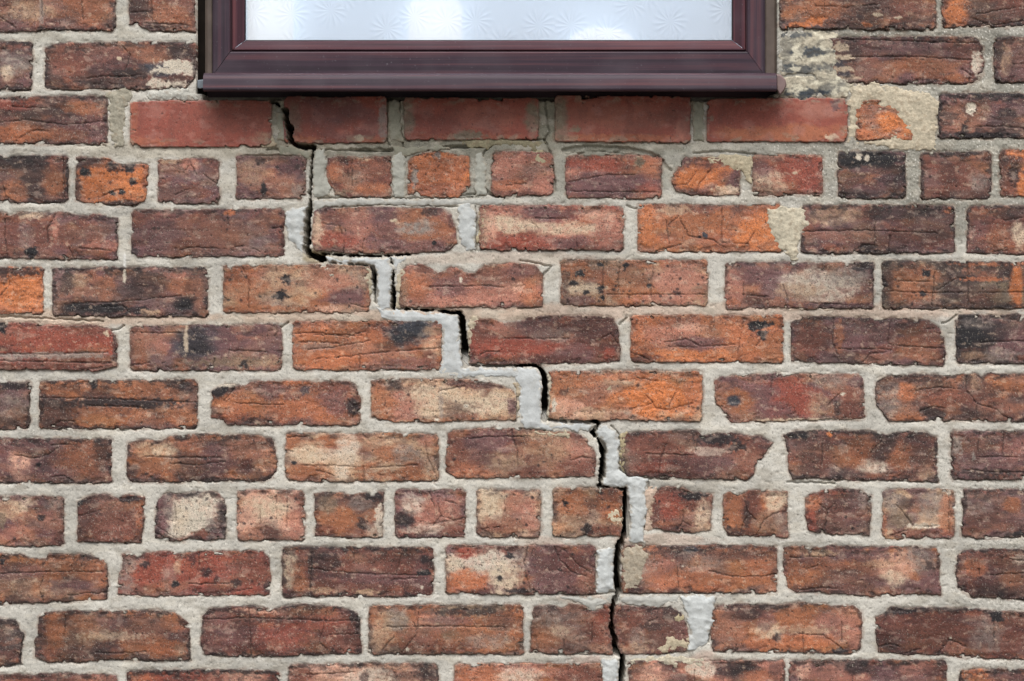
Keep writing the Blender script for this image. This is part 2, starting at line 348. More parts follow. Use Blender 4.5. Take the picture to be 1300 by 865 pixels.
B(608, 261, 792, 318, 'rd', 'pk', [(650, 285, 34, 10, 'cr', .75), (720, 290, 50, 8, 'cr', .6), (690, 270, 34, 9, 'pu', .8), (760, 275, 24, 7, 'rw', .7), (770, 292, 14, 24, 'pk', .7), (620, 290, 10, 22, 'rw', .6), (660, 308, 40, 10, 'rd', .8), (725, 308, 26, 8, 'pu', .6), (613, 290, 7, 28, 'ol', .35)],
  K=[[(680, 277), (720, 278)], [(732, 300), (733, 316)], [(675, 283), (684, 290)]], out=1)
B(809, 259, 993, 321, 'og', 'ob', [(880, 280, 38, 22, 'ob', .7), (858, 266, 20, 6, 'tn', .6), (870, 264, 40, 8, 'pu', .4), (960, 295, 30, 22, 'bo', .75), (820, 290, 14, 24, 'bo', .5), (895, 299, 4, 4, 'bl', .95), (888, 301, 2, 2, 'bk', .9)],
  K=[[(846, 280), (850, 310)], [(848, 287), (862, 275), (874, 300), (905, 305), (922, 315)], [(917, 262), (916, 308), (950, 310)], [(945, 315), (958, 295)], [(835, 318), (865, 311)]], rough=1.2)
B(1016, 260, 1213, 323, 'pu', 'dr', [(1060, 275, 34, 12, 'tn', .6), (1065, 300, 40, 8, 'ms', .5), (1150, 270, 60, 8, 'dk', .5), (1205, 268, 5, 4, 'og', .8), (1100, 316, 12, 6, 'dk', .7, 1), (1170, 300, 40, 14, 'dr', .5), (1100, 295, 20, 14, 'tn', .3)],
  K=[[(1016, 294), (1060, 293), (1115, 293), (1190, 296)], [(1111, 282), (1111, 322)], [(1130, 298), (1128, 322)], [(1085, 318), (1095, 312), (1111, 311)]], soot=.55)
B(1227, 261, 1420, 323, 'rb', 'dr', [(1250, 295, 22, 18, 'rb', .6), (1270, 305, 18, 16, 'ob', .4), (1295, 300, 8, 16, 'cr', .6), (1285, 270, 20, 8, 'dk', .5), (1240, 290, 12, 14, 'pu', .5)], K=[[(1275, 280), (1300, 276)], [(1260, 320), (1280, 318)]], soot=.5)
# course F
B(-148, 338, 56, 398, 'og', 'bo', [(25, 370, 30, 24, 'bo', .65, 1.2), (20, 344, 36, 6, 'dk', .7), (5, 345, 6, 12, 'dk', .6), (30, 392, 30, 4, 'og', .6)], rough=2.4, pit=1.4, K=[[(0, 375), (12, 362), (10, 350)]])
B(66, 340, 264, 402, 'br', 'pu', [(95, 360, 18, 12, 'tn', .6), (130, 365, 14, 14, 'ob', .6), (180, 362, 24, 18, 'dk', .5), (235, 365, 22, 14, 'ob', .55), (225, 350, 22, 4, 'pk', .6), (120, 393, 44, 8, 'bk', .8), (190, 397, 12, 4, 'tn', .7), (235, 385, 14, 10, 'bk', .8), (85, 360, 8, 14, 'dk', .6), (158, 350, 2, 8, 'wh', 1), (110, 370, 30, 6, 'ms', .6), (250, 370, 9, 18, 'ms', .6), (175, 394, 20, 5, 'bk', .7)],
  K=[[(92, 385), (140, 384), (190, 380), (230, 376)], [(130, 390), (155, 388), (165, 398)], [(160, 345), (159, 360)]], soot=.55, rough=1.4)
B(283, 336, 470, 397, 'ob', 'tn', [(310, 360, 26, 24, 'og', .5), (355, 350, 20, 12, 'tn', .7), (335, 370, 44, 18, 'tn', .5), (420, 360, 26, 14, 'pk', .6), (440, 378, 26, 10, 'pu', .8), (420, 392, 16, 5, 'rw', .6), (364, 355, 7, 6, 'bk', .95), (356, 375, 9, 6, 'bk', .95), (395, 350, 14, 9, 'ms', .6), (455, 350, 12, 10, 'gy', .4), (340, 392, 50, 4, 'ob', .6)], dots=26,
  K=[[(307, 338), (316, 356), (316, 392)], [(350, 338), (352, 346)], [(445, 386), (466, 390)]])
B(506, 332, 691, 393, 'ms', 'pk', [(530, 360, 18, 20, 'og', .6), (600, 378, 80, 10, 'pk', .8), (570, 365, 24, 12, 'pu', .6), (620, 350, 50, 10, 'rb', .6), (660, 345, 20, 8, 'pu', .5), (585, 355, 3, 5, 'wh', .95), (658, 365, 6, 6, 'rw', .9, 1), (510, 365, 8, 26, 'ol', .35), (670, 372, 14, 14, 'og', .5), (545, 343, 20, 5, 'dr', .5)], dots=6,
  K=[[(545, 364), (620, 363), (640, 365)], [(577, 340), (578, 350)]], P=[(508, 346), (516, 338), (533, 334), (545, 339), (556, 346), (575, 338), (590, 345), (603, 346), (615, 336), (650, 333), (680, 336), (690, 348), (690, 390), (640, 392), (590, 390), (560, 392), (506, 390)])
B(711, 329, 899, 389, 'ob', 'tn', [(735, 345, 18, 12, 'ob', .7), (730, 365, 14, 16, 'tn', .6), (800, 360, 26, 26, 'ob', .5), (860, 355, 36, 18, 'pk', .7), (740, 366, 26, 6, 'cr', .6), (850, 380, 46, 7, 'pk', .6), (735, 382, 22, 6, 'pu', .6), (718, 365, 5, 24, 'dk', .5), (736, 347, 6, 5, 'bk', .95), (763, 336, 4, 3, 'bk', .95), (795, 337, 4, 3.5, 'bk', .95), (762, 366, 5, 5, 'bk', .95), (729, 360, 5, 4, 'bk', .8), (744, 371, 4, 3, 'bk', .8), (824, 363, 3, 3, 'bk', .9), (765, 378, 3, 3, 'bk', .9), (860, 372, 5, 3, 'bk', .6)], dots=30,
  K=[[(766, 330), (765, 380)], [(830, 332), (826, 378)], [(786, 340), (785, 372)], [(770, 374), (895, 374)]])
B(919, 332, 1110, 392, 'pu', 'ms', [(1040, 362, 46, 18, 'wh', .65), (1010, 370, 30, 10, 'tn', .6), (935, 365, 16, 22, 'pk', .6), (985, 385, 26, 6, 'ms', .8), (1080, 350, 24, 14, 'gy', .7), (1095, 338, 14, 6, 'bk', .6), (960, 380, 18, 8, 'br', .8, 1), (960, 350, 26, 12, 'pu', .7), (1060, 388, 40, 4, 'pu', .8), (928, 385, 10, 6, 'og', .5)],
  K=[[(994, 361), (1001, 384)], [(943, 374), (976, 377)], [(944, 358), (944, 376)], [(1020, 384), (1080, 387)]], soot=.3)
B(1119, 331, 1320, 392, 'ol', 'br', [(1160, 350, 34, 14, 'ob', .5), (1155, 370, 36, 14, 'ob', .6), (1125, 365, 8, 26, 'dk', .5), (1210, 345, 30, 20, 'dk', .6), (1225, 372, 40, 16, 'dk', .4), (1176, 347, 5, 5, 'bk', .95), (1172, 373, 5, 4, 'bk', .8), (1290, 362, 8, 34, 'bo', .95), (1250, 335, 40, 3, 'og', .7), (1250, 355, 30, 2.5, 'og', .7), (1232, 343, 10, 5, 'ms', .6), (1275, 345, 10, 14, 'dk', .6), (1240, 388, 50, 5, 'dk', .5)], dots=24,
  K=[[(1188, 333), (1186, 350), (1184, 388)], [(1229, 332), (1230, 388)], [(1130, 370), (1180, 372), (1300, 371)], [(1190, 368), (1215, 354), (1228, 354)], [(1140, 357), (1180, 357)]], soot=.5)
# course G
B(-50, 408, 149, 472, 'rd', 'rb', [(70, 430, 70, 14, 'rd', .7), (115, 420, 26, 10, 'rb', .5), (60, 451, 80, 4, 'gy', .65), (3, 415, 6, 8, 'bk', .9), (60, 463, 80, 6, 'rb', .6), (10, 455, 18, 5, 'gy', .5), (136, 424, 3, 4, 'cr', .7), (146, 440, 3, 24, 'dk', .5)],
  K=[[(0, 458), (50, 459), (90, 460), (142, 460)], [(90, 460), (140, 462)], [(0, 449), (60, 450), (138, 447)], [(100, 470), (130, 466)]], out=2, P=[(-50, 408), (20, 409), (60, 412), (125, 412), (138, 416), (147, 426), (149, 440), (149, 466), (120, 472), (60, 470), (-50, 469)])
B(164, 412, 358, 472, 'pu', 'ms', [(250, 438, 28, 24, 'bl', .65), (245, 435, 20, 20, 'bk', .5), (175, 450, 12, 16, 'ob', .45), (205, 438, 10, 8, 'pk', .5), (290, 440, 22, 16, 'pu', .6), (335, 440, 20, 20, 'pu', .5), (300, 460, 55, 6, 'ol', .6), (236, 435, 3, 16, 'cr', .5), (180, 430, 14, 14, 'ms', .5), (340, 458, 14, 8, 'tn', .5), (310, 463, 5, 5, 'bk', .7)],
  K=[[(180, 422), (230, 423)], [(165, 465), (190, 460)], [(290, 445), (340, 447)], [(272, 455), (270, 470)]])
B(371, 407, 561, 470, 'og', 'ob', [(410, 430, 40, 14, 'ob', .6), (430, 455, 34, 10, 'og', .8), (520, 420, 30, 16, 'bl', .85), (505, 430, 24, 14, 'bk', .5), (395, 418, 20, 8, 'og', .6), (470, 428, 20, 10, 'og', .6), (545, 420, 12, 8, 'tn', .6), (500, 450, 40, 8, 'ms', .7), (520, 462, 34, 7, 'pu', .5), (545, 458, 10, 10, 'rb', .7), (550, 440, 12, 10, 'cr', .35), (400, 440, 24, 5, 'gy', .4)],
  K=[[(372, 424), (400, 422), (440, 428), (466, 420)], [(392, 444), (430, 440), (470, 432)], [(400, 456), (456, 451), (500, 446), (558, 442)], [(468, 412), (466, 430)], [(457, 452), (456, 468)], [(380, 434), (430, 436)], [(398, 425), (460, 426)]])
B(593, 400, 787, 465, 'rb', 'dr', [(650, 440, 74, 12, 'rd', .8), (700, 425, 30, 10, 'gy', .4), (610, 420, 20, 12, 'rb', .6), (755, 420, 30, 22, 'dr', .6), (730, 450, 26, 12, 'pu', .6), (772, 450, 8, 10, 'rd', .9), (690, 457, 40, 6, 'dr', .7), (640, 415, 18, 10, 'pk', .5), (670, 415, 24, 8, 'pu', .5)],
  K=[[(608, 452), (618, 446), (634, 446)], [(640, 430), (722, 430)], [(760, 432), (775, 424), (785, 436)]], P=[(597, 410), (605, 405), (622, 404), (640, 410), (660, 408), (672, 402), (710, 400), (760, 401), (778, 404), (786, 414), (787, 434), (788, 460), (760, 461), (700, 463), (640, 465), (594, 463)])
B(800, 400, 995, 461, 'og', 'ob', [(850, 425, 36, 12, 'pk', .6), (885, 436, 30, 8, 'pu', .7), (870, 450, 60, 8, 'bo', .6), (930, 425, 18, 14, 'og', .6), (985, 440, 18, 18, 'ob', .7), (965, 412, 14, 5, 'bk', .85), (968, 425, 6, 6, 'bk', .8), (955, 415, 5, 6, 'bk', .8), (880, 415, 20, 5, 'rw', .5), (810, 420, 8, 20, 'og', .7), (820, 455, 20, 5, 'dr', .6), (945, 450, 12, 12, 'og', .7)],
  K=[[(845, 435), (870, 430), (890, 440), (935, 438)], [(945, 404), (940, 430), (936, 460)], [(802, 448), (815, 452), (825, 458)], [(850, 440), (880, 441)], [(970, 424), (960, 440)]], rough=1.2)
B(1003, 401, 1202, 466, 'dr', 'pu', [(1030, 430, 22, 18, 'rb', .7), (1066, 425, 6, 18, 'ob', .6), (1100, 425, 40, 18, 'pu', .4), (1165, 440, 28, 16, 'ob', .45), (1110, 455, 18, 8, 'ms', .5), (1180, 425, 14, 18, 'rb', .5), (1070, 455, 30, 8, 'dk', .4)], soot=.4,
  K=[[(1059, 404), (1057, 435), (1063, 450)], [(1064, 443), (1130, 444)], [(1130, 438), (1200, 443)], [(1130, 410), (1128, 440)], [(1095, 460), (1105, 449), (1125, 447)]], P=[(1004, 410), (1015, 402), (1060, 401), (1110, 404), (1140, 403), (1180, 406), (1192, 416), (1199, 432), (1202, 450), (1199, 465), (1150, 464), (1080, 462), (1030, 461), (1004, 459)])
B(1213, 400, 1410, 462, 'dk', 'pu', [(1228, 425, 22, 24, 'bk', .9), (1240, 410, 20, 8, 'gy', .5), (1260, 420, 20, 12, 'bk', .5), (1275, 452, 24, 8, 'gy', .5), (1235, 452, 14, 8, 'tn', .4), (1290, 430, 24, 14, 'pu', .7), (1298, 455, 8, 4, 'rb', .7)], K=[[(1245, 435), (1300, 433)], [(1230, 440), (1230, 460)]], soot=.5)
# course H
B(-158, 484, 39, 545, 'pu', 'br', [(15, 515, 20, 18, 'gy', .4), (20, 490, 20, 5, 'bk', .6), (5, 535, 24, 6, 'dk', .4)], soot=.5)
B(49, 482, 251, 545, 'ob', 'br', [(80, 495, 30, 8, 'ob', .7), (180, 495, 50, 10, 'ob', .6), (150, 512, 80, 7, 'dk', .85), (75, 525, 30, 14, 'br', .7), (130, 522, 40, 6, 'ob', .5), (215, 530, 40, 10, 'ob', .5), (83, 540, 14, 6, 'dr', .8, 1), (120, 488, 5, 6, 'bk', .8), (225, 490, 18, 5, 'bk', .5), (70, 512, 20, 5, 'dk', .4)],
  K=[[(52, 505), (110, 506), (180, 508), (250, 511)], [(110, 515), (180, 517)], [(66, 543), (76, 535), (92, 535), (100, 541)]], soot=.55, rough=1.3)
B(267, 481, 459, 542, 'ob', 'rb', [(280, 495, 16, 10, 'bk', .8), (300, 515, 26, 16, 'og', .5), (390, 520, 50, 16, 'og', .55), (345, 495, 16, 12, 'pu', .6), (425, 510, 18, 14, 'pu', .6), (448, 515, 8, 12, 'dk', .85), (370, 485, 26, 5, 'og', .7), (290, 488, 14, 4, 'wh', .6), (325, 535, 16, 6, 'dk', .6), (420, 490, 20, 6, 'rb', .7), (386, 496, 6, 5, 'bl', .6)], rough=1.6, pit=1.3, soot=.3,
  K=[[(442, 508), (452, 518), (448, 530)], [(300, 512), (360, 514)], [(285, 508), (295, 496), (302, 484)]], P=[(268, 496), (285, 486), (310, 490), (318, 484), (360, 483), (400, 484), (430, 482), (450, 486), (455, 498), (459, 510), (457, 540), (420, 542), (380, 540), (340, 541), (290, 540), (280, 534), (268, 530)])
B(470, 480, 657, 538, 'tn', 'ms', [(485, 510, 18, 22, 'ob', .7), (510, 515, 26, 18, 'pk', .6), (550, 500, 30, 12, 'cr', .7), (545, 520, 18, 14, 'cr', .5), (580, 520, 26, 12, 'dk', .35), (620, 512, 34, 14, 'cr', .8), (610, 488, 40, 5, 'br', .8), (500, 488, 12, 8, 'dk', .7), (592, 515, 4, 4, 'wh', 1), (570, 535, 60, 4, 'ob', .6), (650, 515, 7, 10, 'pu', .7), (560, 512, 3, 18, 'gy', .5), (555, 533, 5, 2, 'wh', .9)], dots=14,
  K=[[(556, 497), (590, 490)], [(474, 528), (484, 536)]], P=[(470, 483), (500, 480), (560, 481), (600, 481), (630, 486), (652, 496), (657, 510), (654, 534), (620, 534), (560, 536), (490, 537), (471, 530)])
B(697, 470, 892, 535, 'ob', 'tn', [(725, 490, 26, 18, 'ob', .6), (725, 520, 26, 14, 'rw', .65), (703, 515, 3, 7, 'wh', 1), (755, 500, 16, 20, 'ms', .6), (835, 505, 50, 24, 'bo', .85, 1.2), (842, 503, 16, 12, 'bo', .6, -1), (880, 500, 12, 24, 'og', .7), (800, 478, 60, 5, 'og', .6), (785, 530, 14, 6, 'ms', .6), (748, 525, 20, 7, 'tn', .7), (716, 497, 5, 5, 'dk', .5), (745, 485, 18, 8, 'og', .4)], rough=1.6, dots=10, out=1,
  K=[[(786, 484), (810, 480), (835, 484)], [(828, 510), (832, 518), (848, 520), (856, 500)], [(820, 500), (828, 512), (800, 520)], [(850, 520), (880, 512)]])
B(906, 474, 1099, 537, 'pu', 'ms', [(1005, 505, 34, 24, 'rd', .8), (960, 495, 30, 14, 'pu', .7), (1055, 485, 26, 9, 'gy', .55), (1040, 515, 14, 14, 'tn', .6), (1080, 515, 14, 18, 'rb', .7), (932, 511, 9, 8, 'bl', 1), (933, 508, 22, 16, 'ob', .8), (1070, 500, 4, 3, 'wh', .9), (980, 520, 26, 10, 'pu', .5), (1020, 534, 60, 2.5, 'cr', .6), (1063, 520, 5, 12, 'dk', .6)],
  K=[[(981, 476), (979, 502)], [(1066, 502), (1064, 535)], [(1050, 515), (1066, 500)]], P=[(907, 483), (915, 478), (960, 475), (1040, 474), (1090, 474), (1097, 480), (1098, 510), (1099, 533), (1060, 533), (1000, 535), (929, 537), (918, 523), (907, 512)])
B(1111, 473, 1310, 536, 'br', 'ob', [(1130, 505, 20, 20, 'gy', .55), (1150, 500, 10, 12, 'og', .6), (1200, 505, 40, 14, 'rb', .6), (1238, 485, 10, 12, 'tn', .5), (1185, 525, 16, 8, 'dk', .8, 1.2), (1270, 520, 22, 12, 'rb', .5), (1240, 525, 30, 8, 'dk', .5), (1275, 490, 24, 10, 'ob', .4), (1160, 480, 40, 5, 'br', .6), (1265, 495, 10, 6, 'dk', .4)], soot=.5,
  K=[[(1228, 476), (1227, 495), (1240, 512), (1265, 520), (1280, 532)], [(1163, 496), (1190, 492), (1220, 494)], [(1168, 522), (1185, 516), (1200, 518)], [(1240, 515), (1240, 534)]], P=[(1111, 484), (1125, 477), (1160, 474), (1200, 476), (1240, 473), (1247, 478), (1253, 473), (1310, 474), (1310, 536), (1190, 535), (1128, 536), (1120, 525), (1112, 515)], rough=1.3)
# course I
B(-57, 556, 142, 615, 'rb', 'pu', [(25, 590, 14, 18, 'rw', .75), (105, 580, 36, 20, 'ob', .55), (30, 565, 40, 8, 'pu', .7), (55, 600, 30, 8, 'pu', .5), (130, 575, 10, 22, 'dk', .4), (49, 590, 3, 3, 'bk', .8)], soot=.5,
  K=[[(20, 578), (40, 582), (60, 578), (74, 568)], [(62, 606), (80, 604), (95, 612)], [(65, 565), (90, 564)]])
B(159, 549, 353, 613, 'ob', 'br', [(185, 570, 16, 10, 'tn', .7), (210, 570, 14, 8, 'cr', .5), (185, 590, 24, 14, 'ob', .6), (240, 585, 18, 26, 'dk', .55), (275, 580, 22, 20, 'pu', .5), (320, 570, 26, 16, 'ms', .6), (312, 592, 9, 9, 'dr', .8, .8), (240, 565, 20, 9, 'og', .4), (170, 600, 8, 9, 'dk', .6), (290, 610, 50, 4, 'dk', .5)], rough=1.8, pit=1.8, soot=.5, dots=10,
  P=[(162, 562), (180, 558), (206, 559), (215, 553), (250, 550), (270, 550), (282, 553), (320, 551), (345, 556), (350, 570), (353, 585), (352, 604), (335, 612), (280, 611), (220, 613), (165, 612), (159, 600)])
B(362, 550, 557, 612, 'tn', 'ob', [(390, 575, 20, 14, 'cr', .6), (440, 566, 14, 20, 'wh', .5), (428, 578, 26, 9, 'wh', .35), (420, 590, 30, 14, 'tn', .6), (434, 597, 9, 10, 'wh', .45), (500, 575, 26, 14, 'ob', .6), (515, 575, 18, 12, 'gy', .6), (480, 560, 20, 8, 'tn', .6), (390, 598, 30, 10, 'ob', .7), (500, 604, 50, 6, 'ob', .6), (370, 560, 8, 10, 'ob', .7), (545, 580, 10, 26, 'tn', .5), (374, 588, 3, 3, 'bk', .9), (540, 560, 10, 8, 'pk', .5)], rough=1.2, soot=.25,
  K=[[(385, 591), (440, 592), (470, 594), (530, 590)], [(540, 560), (543, 580), (552, 600)], [(400, 597), (425, 604)], [(364, 572), (372, 574)], [(462, 592), (462, 610)], [(365, 555), (390, 554)]])
B(565, 542, 760, 608, 'ms', 'rb', [(620, 560, 34, 14, 'pu', .7), (585, 595, 30, 10, 'og', .5), (640, 588, 24, 12, 'tn', .75), (700, 575, 30, 18, 'tn', .5), (735, 580, 14, 18, 'pk', .5), (610, 580, 18, 8, 'pu', .5), (730, 595, 24, 10, 'rb', .6), (665, 600, 20, 6, 'rb', .5), (580, 570, 12, 18, 'rb', .6), (690, 552, 30, 4, 'tn', .6)], rough=1.1, dots=12,
  K=[[(651, 544), (650, 556), (657, 572), (657, 590)], [(590, 557), (620, 555), (672, 554)], [(725, 585), (740, 580), (758, 584)]], P=[(568, 550), (580, 545), (630, 543), (665, 543), (700, 547), (728, 549), (745, 556), (756, 572), (759, 590), (757, 606), (700, 607), (640, 608), (580, 607), (565, 600)])
B(788, 546, 982, 611, 'rb', 'dr', [(830, 568, 34, 12, 'rb', .7), (850, 575, 24, 8, 'pk', .35), (830, 595, 26, 10, 'rd', .5), (910, 558, 28, 6, 'bk', .7), (935, 568, 12, 6, 'bk', .7), (900, 590, 30, 14, 'pu', .5), (950, 585, 18, 16, 'ms', .4), (793, 580, 5, 24, 'ol', .5), (865, 600, 22, 8, 'dr', .5), (900, 573, 24, 5, 'wh', .25)],
  K=[[(820, 576), (850, 577), (880, 578)], [(846, 564), (838, 585), (837, 606)], [(884, 550), (884, 575)], [(965, 553), (982, 560)]], soot=.35, P=[(789, 556), (796, 549), (830, 547), (885, 546), (892, 552), (920, 548), (950, 552), (966, 553), (982, 562), (972, 577), (960, 592), (958, 602), (948, 611), (900, 609), (840, 608), (796, 604), (788, 590)])
B(995, 546, 1192, 613, 'br', 'rb', [(1015, 553, 16, 4, 'bk', .8), (1090, 575, 26, 20, 'ob', .6), (1030, 580, 22, 22, 'br', .5), (1054, 551, 5, 4, 'bo', 1), (1110, 593, 20, 8, 'wh', .5), (1140, 580, 14, 16, 'ob', .6), (1170, 570, 18, 18, 'dk', .35), (1120, 575, 18, 14, 'dk', .5), (1175, 600, 10, 9, 'tn', .5), (1125, 555, 14, 9, 'dk', .6), (1060, 598, 16, 8, 'gy', .3)], rough=1.4, soot=.55, dots=4,
  K=[[(1120, 560), (1105, 575)], [(1045, 560), (1043, 590)]], P=[(994, 552), (1010, 547), (1060, 546), (1110, 547), (1125, 552), (1140, 547), (1178, 549), (1190, 555), (1191, 580), (1192, 613), (1165, 612), (1140, 611), (1080, 611), (1030, 608), (1006, 609), (1001, 600), (999, 570)])
B(1206, 547, 1400, 609, 'pu', 'br', [(1214, 568, 6, 18, 'gy', .7), (1240, 570, 20, 14, 'br', .4), (1260, 585, 40, 10, 'pu', .6), (1250, 600, 44, 5, 'dk', .7), (1236, 580, 2, 6, 'gy', .8), (1290, 570, 20, 14, 'pk', .3), (1212, 590, 6, 12, 'rb', .5)], K=[[(1225, 596), (1265, 600), (1300, 599)], [(1274, 552), (1273, 578)], [(1240, 580), (1290, 580)], [(1243, 550), (1242, 575)]], soot=.4)
# course J: headers
B(-12, 630, 82, 693, 'pu', 'ms', [(12, 645, 18, 14, 'tn', .7), (20, 680, 24, 10, 'pk', .5), (30, 640, 14, 8, 'cr', .5), (52, 657, 5, 4, 'bk', .7), (65, 665, 14, 16, 'pk', .35), (70, 640, 14, 8, 'gy', .5), (3, 660, 5, 10, 'ol', .6), (75, 685, 8, 8, 'rb', .6)], dots=6)
B(97, 626, 184, 690, 'rb', 'br', [(140, 665, 38, 20, 'rb', .6), (110, 640, 14, 12, 'dk', .4), (165, 634, 14, 4, 'bk', .7), (102, 638, 4, 4, 'bk', .8), (180, 629, 3, 3, 'wh', 1), (177, 660, 4, 24, 'og', .4)], K=[[(100, 655), (115, 652), (128, 648)]],
  P=[(98, 638), (110, 630), (125, 627), (140, 628), (150, 632), (162, 627), (184, 630), (183, 660), (180, 690), (140, 689), (98, 688)])
B(195, 622, 289, 688, 'pu', 'gy', [(250, 648, 26, 24, 'wh', .9), (235, 670, 22, 14, 'wh', .7), (205, 650, 12, 26, 'pu', .6), (255, 678, 10, 6, 'rb', .8, 1), (282, 655, 8, 18, 'dk', .65), (215, 640, 8, 12, 'gy', .5), (230, 660, 12, 16, 'cr', .5), (240, 630, 6, 4, 'dk', .5)], pit=1.6, dots=12, soot=.5,
  K=[[(222, 640), (224, 665), (220, 682)], [(200, 670), (225, 684)], [(196, 676), (215, 686)]], P=[(199, 634), (210, 625), (225, 624), (236, 627), (250, 623), (275, 625), (286, 634), (288, 650), (286, 684), (262, 687), (240, 684), (222, 688), (196, 684), (196, 660)])
B(301, 622, 387, 687, 'rw', 'ms', [(345, 645, 34, 14, 'cr', .7), (315, 655, 10, 22, 'rw', .6), (342, 676, 14, 9, 'br', .9, .8), (375, 660, 12, 20, 'pk', .6), (360, 632, 16, 6, 'ms', .5), (320, 680, 14, 6, 'ms', .6)], K=[[(330, 640), (331, 665)], [(350, 630), (351, 660)], [(365, 632), (364, 670)]], dots=10, soot=.3)
B(398, 622, 490, 684, 'ob', 'br', [(415, 640, 12, 12, 'ol', .6), (430, 660, 26, 18, 'ob', .6), (458, 640, 16, 8, 'gy', .55), (482, 660, 6, 18, 'wh', .65), (475, 675, 10, 8, 'wh', .4), (475, 630, 10, 6, 'bk', .7), (460, 665, 6, 8, 'dk', .7), (410, 675, 14, 8, 'rb', .6)], K=[[(454, 660), (460, 670)]], soot=.4, P=[(398, 626), (430, 624), (445, 628), (460, 624), (472, 628), (480, 623), (489, 623), (487, 660), (486, 682), (440, 684), (400, 681), (399, 650)])
B(501, 621, 592, 683, 'pu', 'rb', [(525, 640, 14, 12, 'wh', .45), (545, 650, 26, 18, 'pk', .6), (515, 658, 12, 12, 'bk', .7), (540, 672, 28, 7, 'wh', .3), (575, 675, 16, 8, 'rb', .7), (572, 645, 14, 14, 'pk', .4)], rough=1.8, pit=1.4,
  K=[[(545, 665), (570, 662), (590, 658)], [(556, 640), (560, 655), (550, 668)], [(560, 655), (575, 660)], [(545, 625), (552, 645)], [(565, 635), (580, 640)]])
B(605, 621, 687, 682, 'tn', 'ms', [(625, 640, 18, 22, 'cr', .75), (660, 640, 20, 14, 'pk', .5), (645, 665, 30, 10, 'ms', .7), (625, 670, 14, 6, 'rb', .6), (675, 660, 12, 20, 'pk', .5)], dots=8, K=[[(613, 672), (635, 668)], [(640, 628), (641, 650)]], soot=.35)
B(701, 619, 793, 682, 'ob', 'tn', [(725, 640, 20, 18, 'ob', .6), (720, 665, 20, 12, 'tn', .6), (750, 640, 10, 8, 'dk', .4), (760, 672, 26, 8, 'rb', .7), (775, 630, 16, 7, 'rb', .6), (745, 672, 6, 9, 'bk', .7), (718, 639, 3, 3, 'bk', .8), (704, 650, 4, 12, 'dk', .4)], dots=10, K=[[(746, 666), (744, 680)], [(714, 635), (720, 645)]])
B(820, 618, 906, 678, 'rb', 'ms', [(850, 640, 22, 16, 'rd', .65), (880, 630, 18, 5, 'bk', .75), (893, 655, 10, 20, 'cr', .55), (890, 672, 14, 6, 'tn', .5), (833, 645, 5, 10, 'dk', .4), (860, 672, 26, 5, 'dr', .6), (823, 645, 5, 24, 'cr', .6)], dots=7,
  K=[[(868, 648), (867, 664), (860, 672)], [(867, 662), (876, 668)]], P=[(832, 622), (840, 618), (866, 618), (880, 624), (905, 627), (904, 650), (902, 674), (880, 677), (850, 675), (825, 671), (822, 645)])
B(917, 621, 1001, 683, 'ob', 'rb', [(930, 650, 14, 24, 'ob', .7), (955, 640, 10, 22, 'rb', .7), (985, 635, 14, 14, 'cr', .65), (975, 665, 20, 14, 'tn', .4), (948, 655, 5, 18, 'dk', .55), (930, 675, 14, 6, 'dk', .5), (992, 665, 8, 14, 'gy', .4)], dots=7,
  K=[[(945, 630), (949, 650), (960, 660)], [(960, 680), (970, 660), (990, 650)], [(948, 656), (940, 676)]], P=[(918, 628), (926, 624), (942, 627), (950, 622), (975, 622), (1000, 624), (1001, 683), (950, 681), (925, 680), (917, 668)])
B(1021, 619, 1107, 683, 'br', 'dr', [(1032, 635, 10, 14, 'og', .6), (1028, 665, 8, 14, 'rd', .65), (1050, 625, 26, 5, 'rd', .5), (1060, 650, 14, 14, 'br', .5), (1098, 635, 8, 14, 'gy', .5), (1080, 660, 24, 16, 'pu', .4), (1095, 670, 10, 8, 'gy', .3)], rough=1.5, pit=1.5, soot=.4, dots=8,
  K=[[(1040, 640), (1050, 648), (1046, 675)], [(1050, 648), (1060, 640)]], P=[(1022, 632), (1032, 626), (1045, 622), (1065, 619), (1095, 622), (1107, 630), (1106, 660), (1104, 681), (1070, 679), (1035, 677), (1026, 672), (1022, 655)])
B(1120, 621, 1212, 685, 'tn', 'pu', [(1135, 635, 14, 12, 'gy', .6), (1140, 660, 18, 12, 'ol', .65), (1185, 640, 22, 18, 'gy', .6), (1200, 655, 9, 26, 'og', .5), (1165, 678, 34, 6, 'rb', .7), (1150, 640, 8, 8, 'dk', .5), (1170, 668, 18, 3, 'wh', .6), (1122, 665, 4, 16, 'og', .5), (1205, 626, 5, 5, 'wh', .6)], rough=1.3,
  K=[[(1138, 640), (1150, 655), (1160, 668), (1190, 668)], [(1130, 680), (1155, 672)], [(1205, 630), (1206, 680)]])
B(1221, 620, 1314, 684, 'pu', 'br', [(1285, 642, 10, 9, 'ob', .7), (1245, 640, 18, 12, 'gy', .4), (1260, 660, 30, 14, 'br', .5), (1230, 675, 14, 8, 'rb', .4), (1294, 678, 8, 4, 'bk', .7)], soot=.45)
